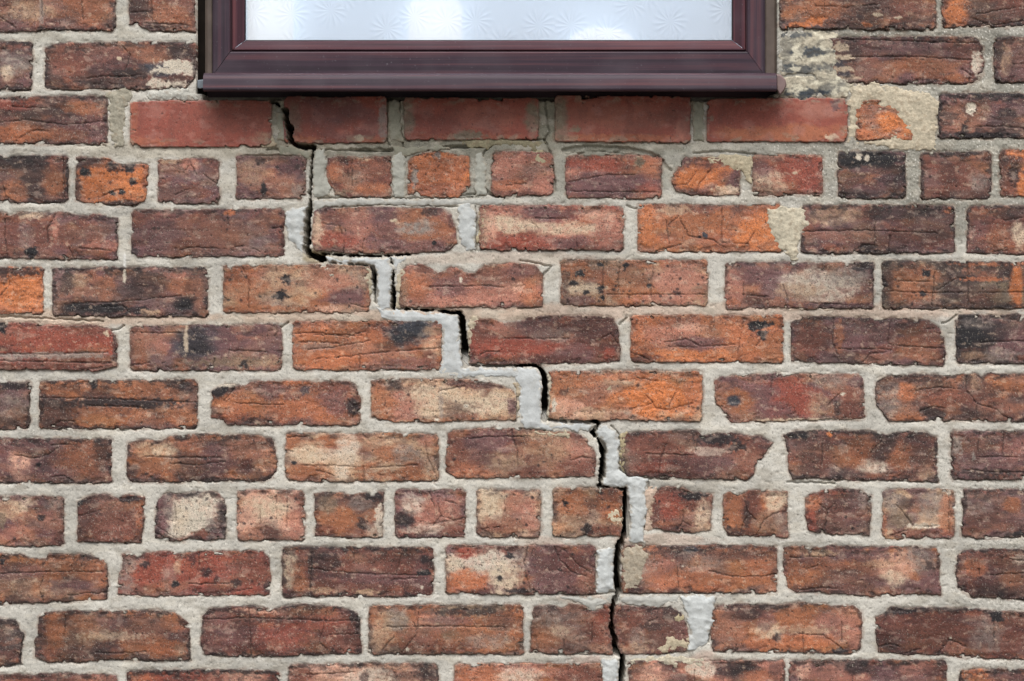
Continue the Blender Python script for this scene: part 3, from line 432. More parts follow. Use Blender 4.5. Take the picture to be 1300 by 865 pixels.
# course K
B(-57, 700, 138, 768, 'br', 'ob', [(80, 710, 26, 10, 'ob', .7), (30, 745, 26, 20, 'tn', .4), (115, 725, 18, 14, 'ob', .5), (100, 745, 24, 12, 'pu', .5), (25, 725, 36, 10, 'pu', .5), (3, 712, 4, 4, 'bk', .8), (75, 755, 24, 8, 'tn', .4), (90, 725, 14, 8, 'ob', .5)], soot=.5,
  K=[[(55, 732), (50, 748), (55, 764)], [(0, 728), (60, 726), (130, 726)], [(85, 756), (135, 752)], [(95, 705), (90, 722)]], P=[(-57, 703), (30, 703), (38, 709), (58, 709), (62, 702), (110, 704), (130, 709), (136, 720), (138, 740), (136, 762), (90, 764), (0, 768), (-57, 766)])
B(147, 698, 345, 758, 'rd', 'rb', [(190, 725, 20, 20, 'rd', .7), (160, 730, 12, 26, 'gy', .55), (250, 725, 40, 18, 'rd', .6), (215, 735, 10, 20, 'gy', .35), (320, 725, 22, 22, 'rb', .7), (225, 720, 5, 10, 'tn', .5), (245, 708, 6, 8, 'bk', .45), (222, 742, 5, 4, 'bk', .8), (185, 717, 6, 5, 'bk', .7), (262, 727, 7, 5, 'bk', .6), (300, 740, 6, 6, 'bk', .6), (340, 745, 5, 8, 'bk', .5), (276, 735, 4, 4, 'bk', .5)], dots=8, pit=1.2,
  K=[[(252, 702), (253, 718)], [(240, 741), (290, 741)], [(300, 750), (320, 748)]], P=[(154, 704), (165, 701), (175, 706), (185, 702), (215, 698), (225, 702), (260, 699), (300, 698), (336, 699), (342, 712), (345, 735), (342, 755), (310, 757), (250, 756), (180, 758), (150, 754), (148, 740), (154, 722)])
B(357, 694, 551, 758, 'rb', 'dr', [(368, 720, 8, 24, 'cr', .65), (380, 735, 10, 18, 'ob', .5), (415, 715, 18, 14, 'bk', .45), (440, 745, 60, 10, 'dr', .5), (395, 715, 4, 26, 'dk', .6), (500, 720, 36, 20, 'rb', .6), (465, 752, 14, 4, 'tn', .8), (410, 750, 14, 4, 'tn', .6), (535, 730, 12, 18, 'pu', .4), (538, 728, 8, 4, 'bk', .9), (425, 700, 16, 6, 'pu', .4), (480, 735, 60, 8, 'pu', .6), (536, 745, 3, 3, 'wh', .9), (540, 710, 6, 5, 'bk', .6)], soot=.55,
  K=[[(392, 722), (440, 727), (480, 729), (530, 730)], [(449, 698), (449, 716)], [(476, 698), (475, 716)], [(510, 700), (507, 715), (502, 728)], [(396, 700), (394, 750)], [(500, 736), (530, 734)]])
B(565, 692, 757, 755, 'pu', 'rb', [(610, 715, 45, 16, 'wh', .75), (590, 702, 14, 8, 'rd', .9), (592, 738, 26, 14, 'og', .8), (640, 735, 20, 18, 'cr', .75), (575, 715, 12, 12, 'cr', .5), (720, 720, 40, 24, 'dr', .55), (710, 740, 30, 14, 'pu', .6), (646, 706, 5, 4, 'bk', .8), (634, 735, 4, 4, 'bk', .8), (655, 710, 10, 12, 'gy', .4), (745, 735, 12, 14, 'ms', .5), (660, 750, 20, 3, 'bk', .7)], pit=1.3, dots=14, out=.5,
  K=[[(671, 694), (665, 715), (673, 750)], [(704, 694), (710, 710), (726, 726), (744, 732)], [(715, 698), (735, 718), (752, 728)], [(606, 700), (608, 712)]])
B(788, 692, 987, 754, 'ob', 'br', [(835, 725, 20, 26, 'pk', .5), (810, 720, 20, 26, 'gy', .55), (870, 735, 40, 12, 'og', .6), (885, 715, 26, 12, 'gy', .4), (860, 700, 40, 6, 'dk', .5), (930, 705, 44, 8, 'br', .7), (940, 735, 44, 10, 'ob', .7), (965, 720, 20, 12, 'og', .5), (878, 698, 10, 4, 'bl', .8), (805, 748, 12, 5, 'dr', .8), (795, 705, 8, 14, 'tn', .6), (867, 719, 2.5, 2.5, 'wh', .9), (900, 748, 30, 4, 'og', .5)], rough=1.2, soot=.35, dots=8,
  K=[[(900, 725), (930, 732), (970, 732), (985, 728)], [(860, 720), (862, 750)]])
B(993, 691, 1195, 758, 'ob', 'pu', [(1040, 702, 18, 5, 'tn', .8), (1020, 730, 24, 18, 'ob', .6), (1100, 725, 40, 18, 'br', .5), (1140, 715, 26, 16, 'rw', .7), (1135, 735, 14, 10, 'cr', .6), (1170, 710, 16, 18, 'gy', .65), (1180, 740, 14, 16, 'pu', .6), (1060, 748, 60, 7, 'br', .6), (1005, 715, 10, 20, 'ob', .5), (1180, 718, 6, 6, 'dk', .6), (1090, 705, 40, 7, 'pu', .5), (1118, 716, 18, 5, 'tn', .4)], rough=1.2, soot=.4,
  K=[[(1003, 708), (1060, 707)], [(1015, 750), (1040, 746), (1070, 748)], [(1024, 722), (1038, 718)]], P=[(994, 694), (1020, 693), (1028, 696), (1055, 692), (1100, 694), (1160, 694), (1188, 696), (1195, 702), (1193, 730), (1195, 756), (1160, 755), (1110, 759), (1060, 755), (1010, 752), (999, 748), (997, 732), (994, 728)])
B(1213, 696, 1412, 763, 'br', 'dr', [(1238, 720, 14, 10, 'og', .6), (1250, 725, 22, 16, 'pu', .4), (1285, 735, 16, 10, 'ob', .5), (1260, 705, 40, 5, 'rb', .6), (1270, 715, 20, 8, 'rb', .3), (1260, 750, 30, 8, 'dk', .4), (1295, 710, 10, 6, 'wh', .3)], soot=.5, rough=1.4,
  K=[[(1243, 722), (1245, 735)], [(1255, 730), (1300, 728)], [(1270, 708), (1300, 712)]], P=[(1214, 706), (1225, 698), (1260, 696), (1300, 698), (1412, 698), (1412, 762), (1300, 762), (1235, 759), (1225, 752), (1214, 746), (1213, 720)])
# course L
B(-158, 784, 31, 847, 'br', 'dk', [(10, 800, 16, 12, 'gy', .3), (15, 830, 16, 10, 'rb', .4)], soot=.7, P=[(-158, 786), (0, 785), (20, 786), (24, 796), (31, 806), (29, 815), (27, 825), (28, 844), (0, 847), (-158, 846)])
B(43, 774, 243, 842, 'br', 'ob', [(110, 800, 34, 20, 'tn', .45), (70, 805, 14, 18, 'ob', .7), (90, 815, 14, 24, 'dk', .5), (140, 790, 24, 10, 'pu', .5), (140, 808, 40, 5, 'cr', .35), (180, 800, 34, 14, 'ms', .6), (215, 825, 22, 9, 'og', .65), (220, 790, 16, 12, 'ob', .5), (120, 830, 30, 8, 'dk', .4), (100, 790, 24, 10, 'ob', .5), (228, 825, 8, 8, 'tn', .5), (60, 830, 12, 8, 'rb', .5)], rough=1.2, soot=.45,
  P=[(48, 784), (58, 777), (90, 775), (150, 775), (200, 775), (222, 777), (230, 784), (240, 790), (242, 815), (241, 839), (200, 840), (150, 838), (110, 841), (60, 842), (44, 834), (44, 812), (47, 798)])
B(254, 767, 459, 835, 'rb', 'dr', [(290, 800, 30, 20, 'pu', .5), (360, 810, 30, 18, 'rd', .55), (400, 790, 40, 9, 'rd', .4), (330, 775, 26, 4, 'rw', .5), (430, 800, 20, 24, 'rb', .5), (280, 832, 14, 4, 'dk', .6), (360, 787, 50, 4, 'dk', .4), (450, 785, 7, 5, 'bk', .6), (310, 800, 14, 18, 'dr', .4)], soot=.5,
  K=[[(316, 772), (318, 800), (319, 833)], [(256, 787), (320, 784), (400, 788), (455, 788)], [(415, 775), (410, 800), (405, 815), (418, 828)], [(412, 806), (455, 805)]], P=[(256, 782), (265, 774), (290, 770), (320, 769), (350, 772), (390, 766), (430, 770), (450, 776), (458, 782), (459, 830), (420, 831), (360, 834), (285, 834), (260, 832), (254, 820)])
B(468, 768, 665, 832, 'ob', 'ol', [(490, 800, 18, 24, 'tn', .65), (505, 785, 14, 14, 'gy', .6), (540, 800, 26, 20, 'pk', .45), (600, 800, 36, 20, 'ob', .5), (590, 777, 40, 5, 'bk', .55), (620, 815, 34, 9, 'gy', .5), (480, 815, 10, 10, 'tn', .5), (635, 790, 20, 14, 'br', .5), (560, 822, 40, 7, 'rb', .5), (517, 824, 3, 3, 'wh', .9), (650, 820, 10, 8, 'ob', .4), (575, 788, 30, 6, 'pu', .4)], soot=.35,
  K=[[(490, 796), (560, 795), (640, 796)], [(525, 790), (530, 805), (510, 828)], [(485, 826), (500, 808)], [(532, 778), (530, 800)]])
B(672, 765, 786, 832, 'ms', 'rb', [(700, 785, 22, 14, 'gy', .55), (712, 800, 14, 8, 'cr', .45), (730, 805, 22, 24, 'gy', .3), (765, 800, 18, 24, 'rb', .7), (690, 815, 18, 12, 'ob', .5), (700, 772, 6, 8, 'dk', .5), (760, 780, 14, 12, 'rd', .4), (680, 775, 8, 8, 'dk', .4)], rough=1.2, soot=.25, K=[[(716, 812), (717, 830)], [(752, 790), (751, 815)]], P=[(677, 770), (700, 767), (715, 771), (722, 766), (740, 768), (752, 776), (765, 773), (790, 766), (790, 832), (740, 829), (718, 832), (690, 829), (673, 828), (673, 800)], tag='left half of a brick snapped in two by the crack')
B(770, 767, 877, 832, 'rb', 'br', [(800, 790, 16, 20, 'rb', .6), (840, 800, 26, 20, 'br', .6), (828, 795, 14, 6, 'dk', .5), (855, 778, 14, 8, 'bk', .5), (810, 812, 10, 18, 'gy', .5), (865, 795, 12, 14, 'pu', .4), (800, 825, 30, 6, 'tn', .4), (790, 780, 6, 6, 'dk', .3)], rough=1.2, soot=.25, dots=5, K=[[(822, 790), (835, 784)]], P=[(766, 767), (800, 769), (850, 770), (865, 778), (872, 792), (877, 815), (872, 828), (840, 831), (766, 832)], tag='right half of a brick snapped in two by the crack')
B(900, 764, 1096, 832, 'ob', 'br', [(925, 800, 20, 24, 'ms', .6), (945, 780, 26, 9, 'dk', .4), (970, 815, 22, 14, 'og', .6), (1010, 780, 26, 10, 'ob', .6), (1060, 795, 26, 18, 'pk', .5), (975, 800, 16, 10, 'cr', .6), (1010, 815, 40, 10, 'og', .75), (970, 790, 12, 12, 'pu', .5), (987, 809, 5, 5, 'bk', .7), (1066, 827, 10, 4, 'bk', .8), (1085, 800, 9, 22, 'pk', .5), (1025, 800, 36, 5, 'tn', .5), (975, 770, 16, 5, 'bk', .5)], soot=.4, rough=1.1,
  K=[[(1019, 802), (1020, 828)], [(1015, 805), (1045, 806), (1070, 824)], [(935, 806), (934, 828)], [(1069, 790), (1068, 815)]], P=[(903, 776), (910, 768), (950, 766), (985, 768), (1020, 764), (1060, 769), (1085, 768), (1094, 778), (1096, 795), (1093, 825), (1080, 831), (1020, 830), (950, 828), (905, 828), (900, 800)])
B(1110, 770, 1312, 838, 'dr', 'rb', [(1150, 800, 40, 20, 'dr', .5), (1195, 800, 36, 18, 'rb', .6), (1255, 805, 20, 26, 'gy', .5), (1265, 783, 9, 7, 'bk', .8), (1140, 775, 26, 5, 'bk', .7), (1200, 773, 50, 4, 'bk', .5), (1210, 822, 14, 7, 'pk', .4), (1285, 815, 18, 14, 'rb', .5), (1130, 822, 12, 5, 'dk', .5), (1207, 810, 3, 2, 'wh', .8), (1290, 790, 16, 14, 'dr', .5)], soot=.35,
  K=[[(1190, 832), (1205, 812), (1228, 822)], [(1115, 822), (1130, 817), (1142, 822)], [(1150, 830), (1168, 824)], [(1262, 790), (1262, 815)]], P=[(1111, 784), (1124, 778), (1130, 771), (1160, 771), (1220, 772), (1312, 777), (1312, 838), (1220, 836), (1200, 832), (1140, 832), (1115, 828), (1111, 805)])
# course M (cut by the lower edge of the picture)
B(-52, 855, 148, 918, 'rb', 'pu', [(60, 862, 60, 8, 'rb', .5), (110, 862, 20, 8, 'pk', .4)], soot=.4, K=[[(14, 856), (12, 868)]])
B(161, 851, 355, 915, 'rd', 'rb', [(180, 862, 18, 10, 'og', .5), (300, 860, 40, 8, 'rw', .6), (240, 860, 40, 8, 'rd', .5)], soot=.6)
B(366, 842, 557, 905, 'rw', 'ms', [(385, 858, 14, 10, 'rb', .7, 1), (420, 856, 26, 14, 'rw', .6), (470, 858, 34, 12, 'wh', .5), (545, 858, 14, 16, 'dk', .7), (462, 860, 6, 8, 'dk', .6)], rough=1.6, pit=1.5, soot=.5)
B(576, 842, 765, 905, 'og', 'pk', [(610, 858, 26, 12, 'og', .6), (660, 860, 30, 12, 'wh', .45), (735, 858, 30, 12, 'rb', .7), (700, 852, 18, 6, 'pk', .5)], rough=1.2)
B(797, 838, 997, 905, 'pk', 'br', [(830, 855, 20, 14, 'rw', .6), (850, 848, 12, 8, 'dk', .5), (930, 850, 28, 10, 'bk', .6), (960, 860, 20, 8, 'og', .5), (890, 850, 16, 12, 'wh', .6), (985, 850, 10, 10, 'dk', .4)], rough=1.4, soot=.4)
B(1001, 838, 1203, 905, 'pu', 'rb', [(1020, 850, 10, 10, 'rw', .6), (1060, 858, 40, 10, 'pk', .5), (1090, 848, 16, 8, 'bk', .6), (1150, 858, 30, 12, 'pu', .5), (1160, 850, 20, 8, 'pk', .4)], soot=.5)
B(1218, 850, 1412, 912, 'br', 'ob', [(1240, 855, 14, 6, 'og', .7), (1280, 860, 20, 8, 'pu', .4)], soot=.6)

# the main stepped crack: x, y, half width (px)
CRACK = [
    [(344, 129, .6), (352, 131, 1.4), (357, 138, 1.4), (363, 140, 2.6), (364, 156, 2.4), (368, 163, 3.4), (367, 174, 3.0), (373, 183, 2.4), (386, 186, 2.8), (398, 186, 2.2), (397, 194, 1.2), (395, 215, 1.1), (394, 240, 1.6), (394, 262, 1.8), (391, 268, 3.0), (390, 292, 3.4), (389, 316, 3.0), (393, 323, 3.4), (408, 328, 3.2), (414, 330, 1.2)],
    [(408, 322, .6), (440, 324, .8), (480, 325, 1.2), (520, 323, .6)],
    [(420, 334, .5), (445, 335, .7), (466, 337, 1.2), (473, 340, 2.2), (475, 355, 2.4), (477, 375, 1.9), (477, 384, .8)],
    [(496, 328, .5), (500, 342, .8), (499, 354, 1.6), (499, 372, 2.2), (499, 391, 2.4)],
    [(498, 392, .6), (530, 393, .8), (560, 395, 1.3), (584, 398, 1.8), (586, 404, 3.0), (588, 425, 3.2), (590, 445, 3.5), (591, 463, 3.4)],
    [(592, 464, .6), (630, 465, .8), (660, 464, 1.0), (683, 465, 1.6), (689, 474, 2.6), (692, 480, 2.8), (692, 505, 3.4), (691, 532, 2.8)],
    [(692, 533, .6), (725, 536, .9), (757, 536, 1.6), (762, 538, 1.8), (751, 549, 2.0), (760, 558, 2.0), (765, 566, 2.8), (766, 585, 2.8), (764, 605, 2.8), (761, 617, 2.0)],
    [(764, 618, .6), (785, 620, .9), (794, 622, 2.2), (795, 640, 3.4), (795, 665, 3.4), (793, 682, 2.6), (787, 690, 3.2), (784, 710, 3.4), (784, 735, 3.4), (786, 752, 2.6), (780, 763, 2.6), (777, 780, 2.0), (777, 800, 2.2), (781, 815, 2.6), (782, 829, 2.4), (790, 834, 2.6), (790, 850, 3.0), (788, 868, 2.8), (786, 905, 3.0), (786, 925, 3.0)],
]
# gaping in the upright joints, close to hairline in the beds
CRACK = [[(x, y, w * (1.2 if w > 2.3 else (0.8 if w < 1.4 else 1.0))) for (x, y, w) in pl] for pl in CRACK]
# finer cracks in mortar: x, y polylines (hair width)
HAIR = [
    [(492, 122), (491, 150), (489, 172), (494, 184)], [(507, 122), (508, 160), (512, 184), (515, 200)], [(691, 126), (695, 150), (697, 168), (691, 178), (698, 192), (703, 215), (705, 244)],
    [(400, 190), (450, 191), (497, 192)], [(310, 198), (340, 197), (387, 200)], [(500, 200), (530, 192), (560, 188), (600, 187)], [(610, 205), (616, 192), (625, 184), (640, 180)],
    [(716, 196), (760, 192), (800, 196), (838, 200)], [(880, 194), (920, 192), (960, 195)], [(640, 180), (670, 177), (692, 178)], [(403, 252), (440, 250), (500, 251), (560, 253), (600, 250)],
    [(396, 268), (430, 262), (480, 259), (540, 260), (580, 262)], [(776, 541), (785, 550), (786, 575), (786, 594), (793, 602), (812, 604), (826, 609)], [(604, 262), (605, 290), (604, 318)],
    [(822, 612), (824, 622), (818, 634), (822, 650), (818, 672)], [(560, 250), (600, 246), (640, 248)], [(770, 198), (842, 204)], [(792, 753), (840, 753), (905, 752)], [(690, 754), (740, 755), (782, 752)],
    [(716, 191, 1.5), (740, 188, 2.6), (780, 189, 2.8), (812, 192, 1.6), (836, 198, .6)], [(446, 190, .8), (470, 191, 1.2), (498, 190, .6)], [(560, 187, .6), (590, 186, 1.2), (612, 186, .8)], [(840, 204, 1.0), (846, 212, 1.4), (852, 216, .6)], [(612, 240, 1.2), (622, 246, 1.5), (640, 251, .6)], [(340, 190, .6), (380, 189, .8)],
    [(396, 232), (403, 238), (404, 248)], [(391, 300), (383, 306)], [(478, 372), (486, 380), (484, 392)], [(590, 430), (580, 436), (570, 434)], [(692, 512), (682, 520)], [(766, 590), (774, 598), (780, 596)], [(795, 660), (803, 668), (812, 666)], [(784, 722), (776, 730)], [(586, 402), (578, 408), (574, 420)],
    [(138, 420), (150, 418), (158, 414)], [(355, 416), (366, 410)], [(786, 412), (796, 404)], [(1196, 410), (1206, 408), (1214, 400)],
    [(905, 772), (898, 790), (900, 815)], [(0, 402), (50, 404), (130, 408)], [(590, 253), (594, 262), (584, 268)], [(797, 262), (808, 265)],
    [(830, 828), (860, 824), (882, 816)], [(690, 830), (740, 832), (780, 830)], [(660, 545), (700, 547)], [(1000, 612), (1060, 614)], [(660, 330), (700, 338), (690, 350)],
]
# smooth pale repair mortar pressed into the joints
SEAL = [
    [(361, 268), (372, 263), (390, 262), (390, 300), (387, 322), (378, 320), (366, 306), (362, 288)],
    [(399, 190), (412, 188), (416, 198), (414, 222), (420, 238), (420, 251), (397, 252), (396, 215)],
    [(497, 196), (510, 190), (516, 206), (516, 252), (500, 252), (497, 230)],
    [(397, 253), (470, 251), (560, 252), (640, 250), (640, 261), (560, 262), (470, 261), (420, 263), (396, 270)],
    [(582, 258), (598, 257), (605, 270), (604, 316), (592, 320), (584, 310), (580, 285)],
    [(602, 196), (612, 192), (618, 210), (618, 250), (602, 251), (602, 225)],
    [(414, 326), (470, 327), (520, 325), (508, 338), (500, 350), (499, 392), (486, 396), (476, 388), (478, 350), (474, 338), (418, 336)],
    [(478, 390), (498, 393), (545, 395), (583, 398), (588, 402), (592, 464), (600, 468), (660, 466), (660, 479), (600, 480), (556, 478), (560, 456), (561, 420), (552, 412), (500, 410), (482, 404)],
    [(654, 466), (684, 467), (692, 480), (692, 530), (700, 536), (755, 538), (748, 548), (700, 547), (664, 544), (658, 520), (659, 495), (652, 482)],
    [(752, 541), (768, 538), (782, 546), (787, 560), (787, 594), (796, 603), (823, 608), (820, 624), (822, 650), (818, 690), (798, 692), (795, 650), (795, 622), (764, 618), (764, 575), (762, 560)],
    [(757, 700), (770, 694), (783, 694), (784, 750), (762, 755), (756, 752), (758, 725)],
    [(700, 756), (750, 757), (782, 754), (778, 764), (752, 776), (735, 766)],
    [(862, 757), (885, 754), (910, 757), (908, 772), (903, 800), (897, 822), (872, 828), (875, 800), (868, 774)],
    [(786, 756), (826, 754), (864, 755), (862, 766), (846, 768), (838, 774), (800, 768), (784, 766)],
    [(762, 834), (785, 836), (788, 850), (786, 925), (766, 925), (764, 870)],
    [(722, 756), (735, 757), (742, 762), (728, 764)],
    [(350, 142), (363, 140), (367, 178), (352, 180)],
    [(492, 128), (507, 126), (512, 180), (494, 180)],
    [(352, 183), (372, 184), (396, 192), (394, 205), (380, 198), (355, 196)],
    [(498, 186), (560, 184), (575, 190), (530, 194), (512, 202), (500, 196)],
    [(878, 128), (894, 130), (894, 180), (880, 180)],
]
# rough cream mortar smeared over faces and joints: outline, colour, height above face mm
SMEAR = [
    ([(1078, 108), (1110, 106), (1150, 112), (1180, 118), (1196, 132), (1190, 160), (1188, 190), (1150, 193), (1110, 184), (1082, 182), (1100, 178), (1128, 174), (1142, 160), (1136, 146), (1116, 138), (1112, 128), (1098, 130), (1092, 160), (1088, 178), (1077, 180)], 'bdb29c', 1.1),
    ([(974, 266), (1000, 262), (1022, 264), (1024, 274), (1034, 288), (1016, 294), (1013, 318), (1014, 332), (1004, 330), (996, 320), (984, 312), (976, 290)], 'c2b9a4', 1.6),
    ([(896, 200), (930, 194), (955, 198), (957, 214), (953, 234), (942, 222), (924, 214), (900, 208)], 'bcb096', 1.4),
    ([(990, 42), (1030, 38), (1064, 44), (1062, 60), (1074, 70), (1062, 84), (1070, 98), (1084, 108), (1076, 122), (1058, 128), (1042, 122), (1020, 130), (990, 122)], 'b3ab98', 1.0),
    ([(672, 192), (690, 190), (700, 210), (688, 216), (678, 208)], 'a9a084', 1.2),
    ([(765, 650), (785, 640), (793, 642), (793, 672), (780, 668), (762, 664)], 'cbbfa6', 1.2),
    ([(838, 820), (848, 806), (870, 808), (884, 806), (880, 822), (850, 830), (832, 832)], 'b9ac93', .9),
    ([(852, 780), (862, 776), (870, 782), (866, 792), (855, 790)], 'ada283', .8),
    ([(792, 836), (850, 832), (890, 836), (898, 848), (870, 850), (830, 846), (800, 844)], 'bcb39f', .5),
    ([(772, 478), (790, 472), (786, 488), (780, 498), (784, 508), (770, 508), (762, 512), (764, 494)], 'a3967e', 1.4),
    ([(606, 268), (620, 262), (618, 285), (612, 305), (606, 308)], 'b3a588', 1.2),
    ([(503, 346), (518, 338), (512, 360), (508, 392), (502, 392)], 'b9ad97', 1.2),
    ([(594, 404), (608, 398), (604, 420), (598, 440), (595, 462), (592, 440)], 'b9ad97', 1.0),
    ([(694, 474), (706, 472), (702, 500), (698, 532), (694, 530)], 'bdb3a0', 1.0),
    ([(788, 552), (797, 548), (795, 580), (793, 602), (787, 596)], 'a99c7e', 1.2),
    ([(788, 696), (812, 692), (826, 705), (818, 730), (812, 750), (790, 750)], 'a89d8b', 1.3),
    ([(814, 622), (834, 618), (838, 628), (828, 645), (830, 672), (818, 676), (820, 648)], 'bca796', 1.0),
    ([(650, 484), (664, 480), (660, 500), (660, 530), (654, 536), (656, 505)], 'b0a28c', 1.0),
    ([(455, 338), (470, 340), (473, 360), (468, 385), (464, 360), (456, 356), (466, 346)], 'b2a892', 1.3),
    ([(400, 336), (414, 336), (424, 350), (420, 356), (410, 346)], 'b7b0a2', 1.3),
    ([(135, 118), (160, 108), (168, 122), (160, 140), (158, 186), (146, 190), (138, 160)], 'a09a8a', 1.0),
    ([(186, 114), (215, 110), (232, 112), (252, 116), (250, 128), (190, 128)], 'b9b7ae', 1.2),
    ([(580, 176), (620, 172), (690, 180), (682, 192), (650, 184), (600, 190)], '8f8870', 1.2),
    ([(670, 547), (726, 549), (722, 556), (690, 555)], 'b0a48e', 1.2),
    ([(1000, 394), (1022, 388), (1040, 390), (1060, 394)], 'c6b6a4', 1.0),
    ([(330, 176), (345, 172), (352, 184), (334, 188)], 'a79b86', 1.2),
    ([(838, 336), (845, 332), (850, 336)], 'b0a48e', 1.0),
]
# tone of the mortar by area: cx, cy, rx, ry, colour, strength
MORT = [
    (120, 404, 160, 12, 'c3ae9b', .9), (430, 404, 170, 9, 'c3ae9b', .9), (900, 396, 420, 12, 'c6b1a0', .9), (640, 328, 130, 8, 'c4b3a4', .7), (640, 400, 60, 8, 'c3ae9b', .8),
    (560, 150, 330, 36, '807d6b', .85), (600, 186, 300, 14, '858170', .85), (250, 190, 170, 12, 'a39a88', .6), (680, 215, 260, 38, '929084', .75),
    (1150, 130, 240, 150, '939085', .8), (1260, 230, 120, 90, '939085', .6), (1280, 700, 90, 60, '9f9b92', .45), (840, 686, 60, 8, 'c3ad9d', .7), (690, 688, 30, 7, 'c2ac9c', .6),
    (740, 760, 30, 8, 'c2ac9c', .5), (895, 838, 22, 10, 'c2a898', .7), (1290, 860, 70, 20, 'a19c92', .5), (745, 838, 20, 6, 'c5aa9c', .6), (400, 325, 18, 10, '8d7b55', .7), (700, 300, 6, 5, 'aaa290', .2),
    (158, 334, 1.6, 14, 'dcdad4', .9), (70, 45, 120, 10, 'aaa79b', .5), (150, 20, 14, 30, 'b2b0a6', .5),
]
# ------------------------------------------------------------------ builders for the wall
STEP = 1.12          # grid spacing of the faces, px
RNG = random.Random(5)

def crack_field(X, Y, margin=8.0):
    """positive inside the open crack, px"""
    best = np.full(X.shape, -1e3)
    x0, x1, y0, y1 = X.min() - margin, X.max() + margin, Y.min() - margin, Y.max() + margin
    for pl in CRACK:
        for i in range(len(pl) - 1):
            a, b = pl[i], pl[i + 1]
            if max(a[0], b[0]) < x0 or min(a[0], b[0]) > x1 or max(a[1], b[1]) < y0 or min(a[1], b[1]) > y1: continue
            best = np.maximum(best, -line_dist(X, Y, [a, b]))
    near = best > -6
    if near.any():
        n = np.zeros(X.shape)
        n[near] = 1.7 * perlin(X[near] / 8.0, Y[near] / 8.0, 301) + 1.0 * perlin(X[near] / 3.2, Y[near] / 3.2, 302) + 0.1
        best = best + np.where(near, n, 0)
    return best

def height_mesh(name, X, Y, d, h, rgb, mat, parent, deep, back=None, step=STEP, sharp=None):
    """grid X, Y (px), signed field d (>0 solid), height h (mm proud of the wall face).
    The rim is snapped to the outline and dropped back; the solid is closed behind."""
    ny, nx = X.shape
    gy_, gx_ = np.gradient(d, step)
    g2 = gx_ ** 2 + gy_ ** 2 + 0.15
    out = d <= 0
    mv = np.where(out, np.clip(-d, 0, 1.6 * step), 0) / g2
    PX = X + gx_ * mv; PY = Y + gy_ * mv
    H = np.where(out, -deep, h)
    idx = np.arange(ny * nx).reshape(ny, nx)
    a, b, c, e = idx[:-1, :-1], idx[:-1, 1:], idx[1:, 1:], idx[1:, :-1]
    ins = ~out
    keep = ins[:-1, :-1] | ins[:-1, 1:] | ins[1:, 1:] | ins[1:, :-1]
    quads = np.stack([a[keep], e[keep], c[keep], b[keep]], 1)
    used = np.unique(quads)
    remap = np.full(ny * nx, -1, np.int64); remap[used] = np.arange(len(used))
    quads = remap[quads]
    V = np.stack([wx(PX.ravel()[used]), -H.ravel()[used] * 0.001, wz(PY.ravel()[used])], 1)
    rgb = rgb.reshape(-1, 3)[used]
    tris = np.zeros((0, 3), np.int64)
    if back is not None:
        e_all = np.concatenate([quads[:, [0, 1]], quads[:, [1, 2]], quads[:, [2, 3]], quads[:, [3, 0]]])
        key = np.sort(e_all, 1); kk = key[:, 0] * (len(used) + 1) + key[:, 1]
        _, first, cnt = np.unique(kk, return_index=True, return_counts=True)
        be = e_all[first[cnt == 1]]
        ctr = len(V)
        V = np.vstack([V, [[V[:, 0].mean(), back, V[:, 2].mean()]]])
        rgb = np.vstack([rgb, rgb.mean(0)])
        tris = np.stack([be[:, 1], be[:, 0], np.full(len(be), ctr)], 1)
    org = ((V[:, 0].min() + V[:, 0].max()) / 2, 0.0, (V[:, 2].min() + V[:, 2].max()) / 2)
    return link_mesh(name, V, (quads, tris), mat, parent, rgb, True, org, sharp)

def mix(rgb, c, m):
    m = np.clip(m, 0, 1)[..., None]
    return rgb * (1 - m) + c * m

def ragged(X, Y, i, poly, o):
    sd = i * 3 + 40
    n_low = fbm(X / 15.0, Y / 15.0, sd, 2); n_hi = fbm(X / 4.5, Y / 4.5, sd + 1, 2)
    ea = 0.75 if o.get('plain', 0) else 1.0
    d = poly_sdf(X, Y, poly) + ea * (1.3 * n_low + 0.5 * n_hi) - ea * 10.0 * np.clip(fbm(X / 15.0, Y / 10.0, sd + 2, 4) - 0.42, 0, 1)
    return d, n_low

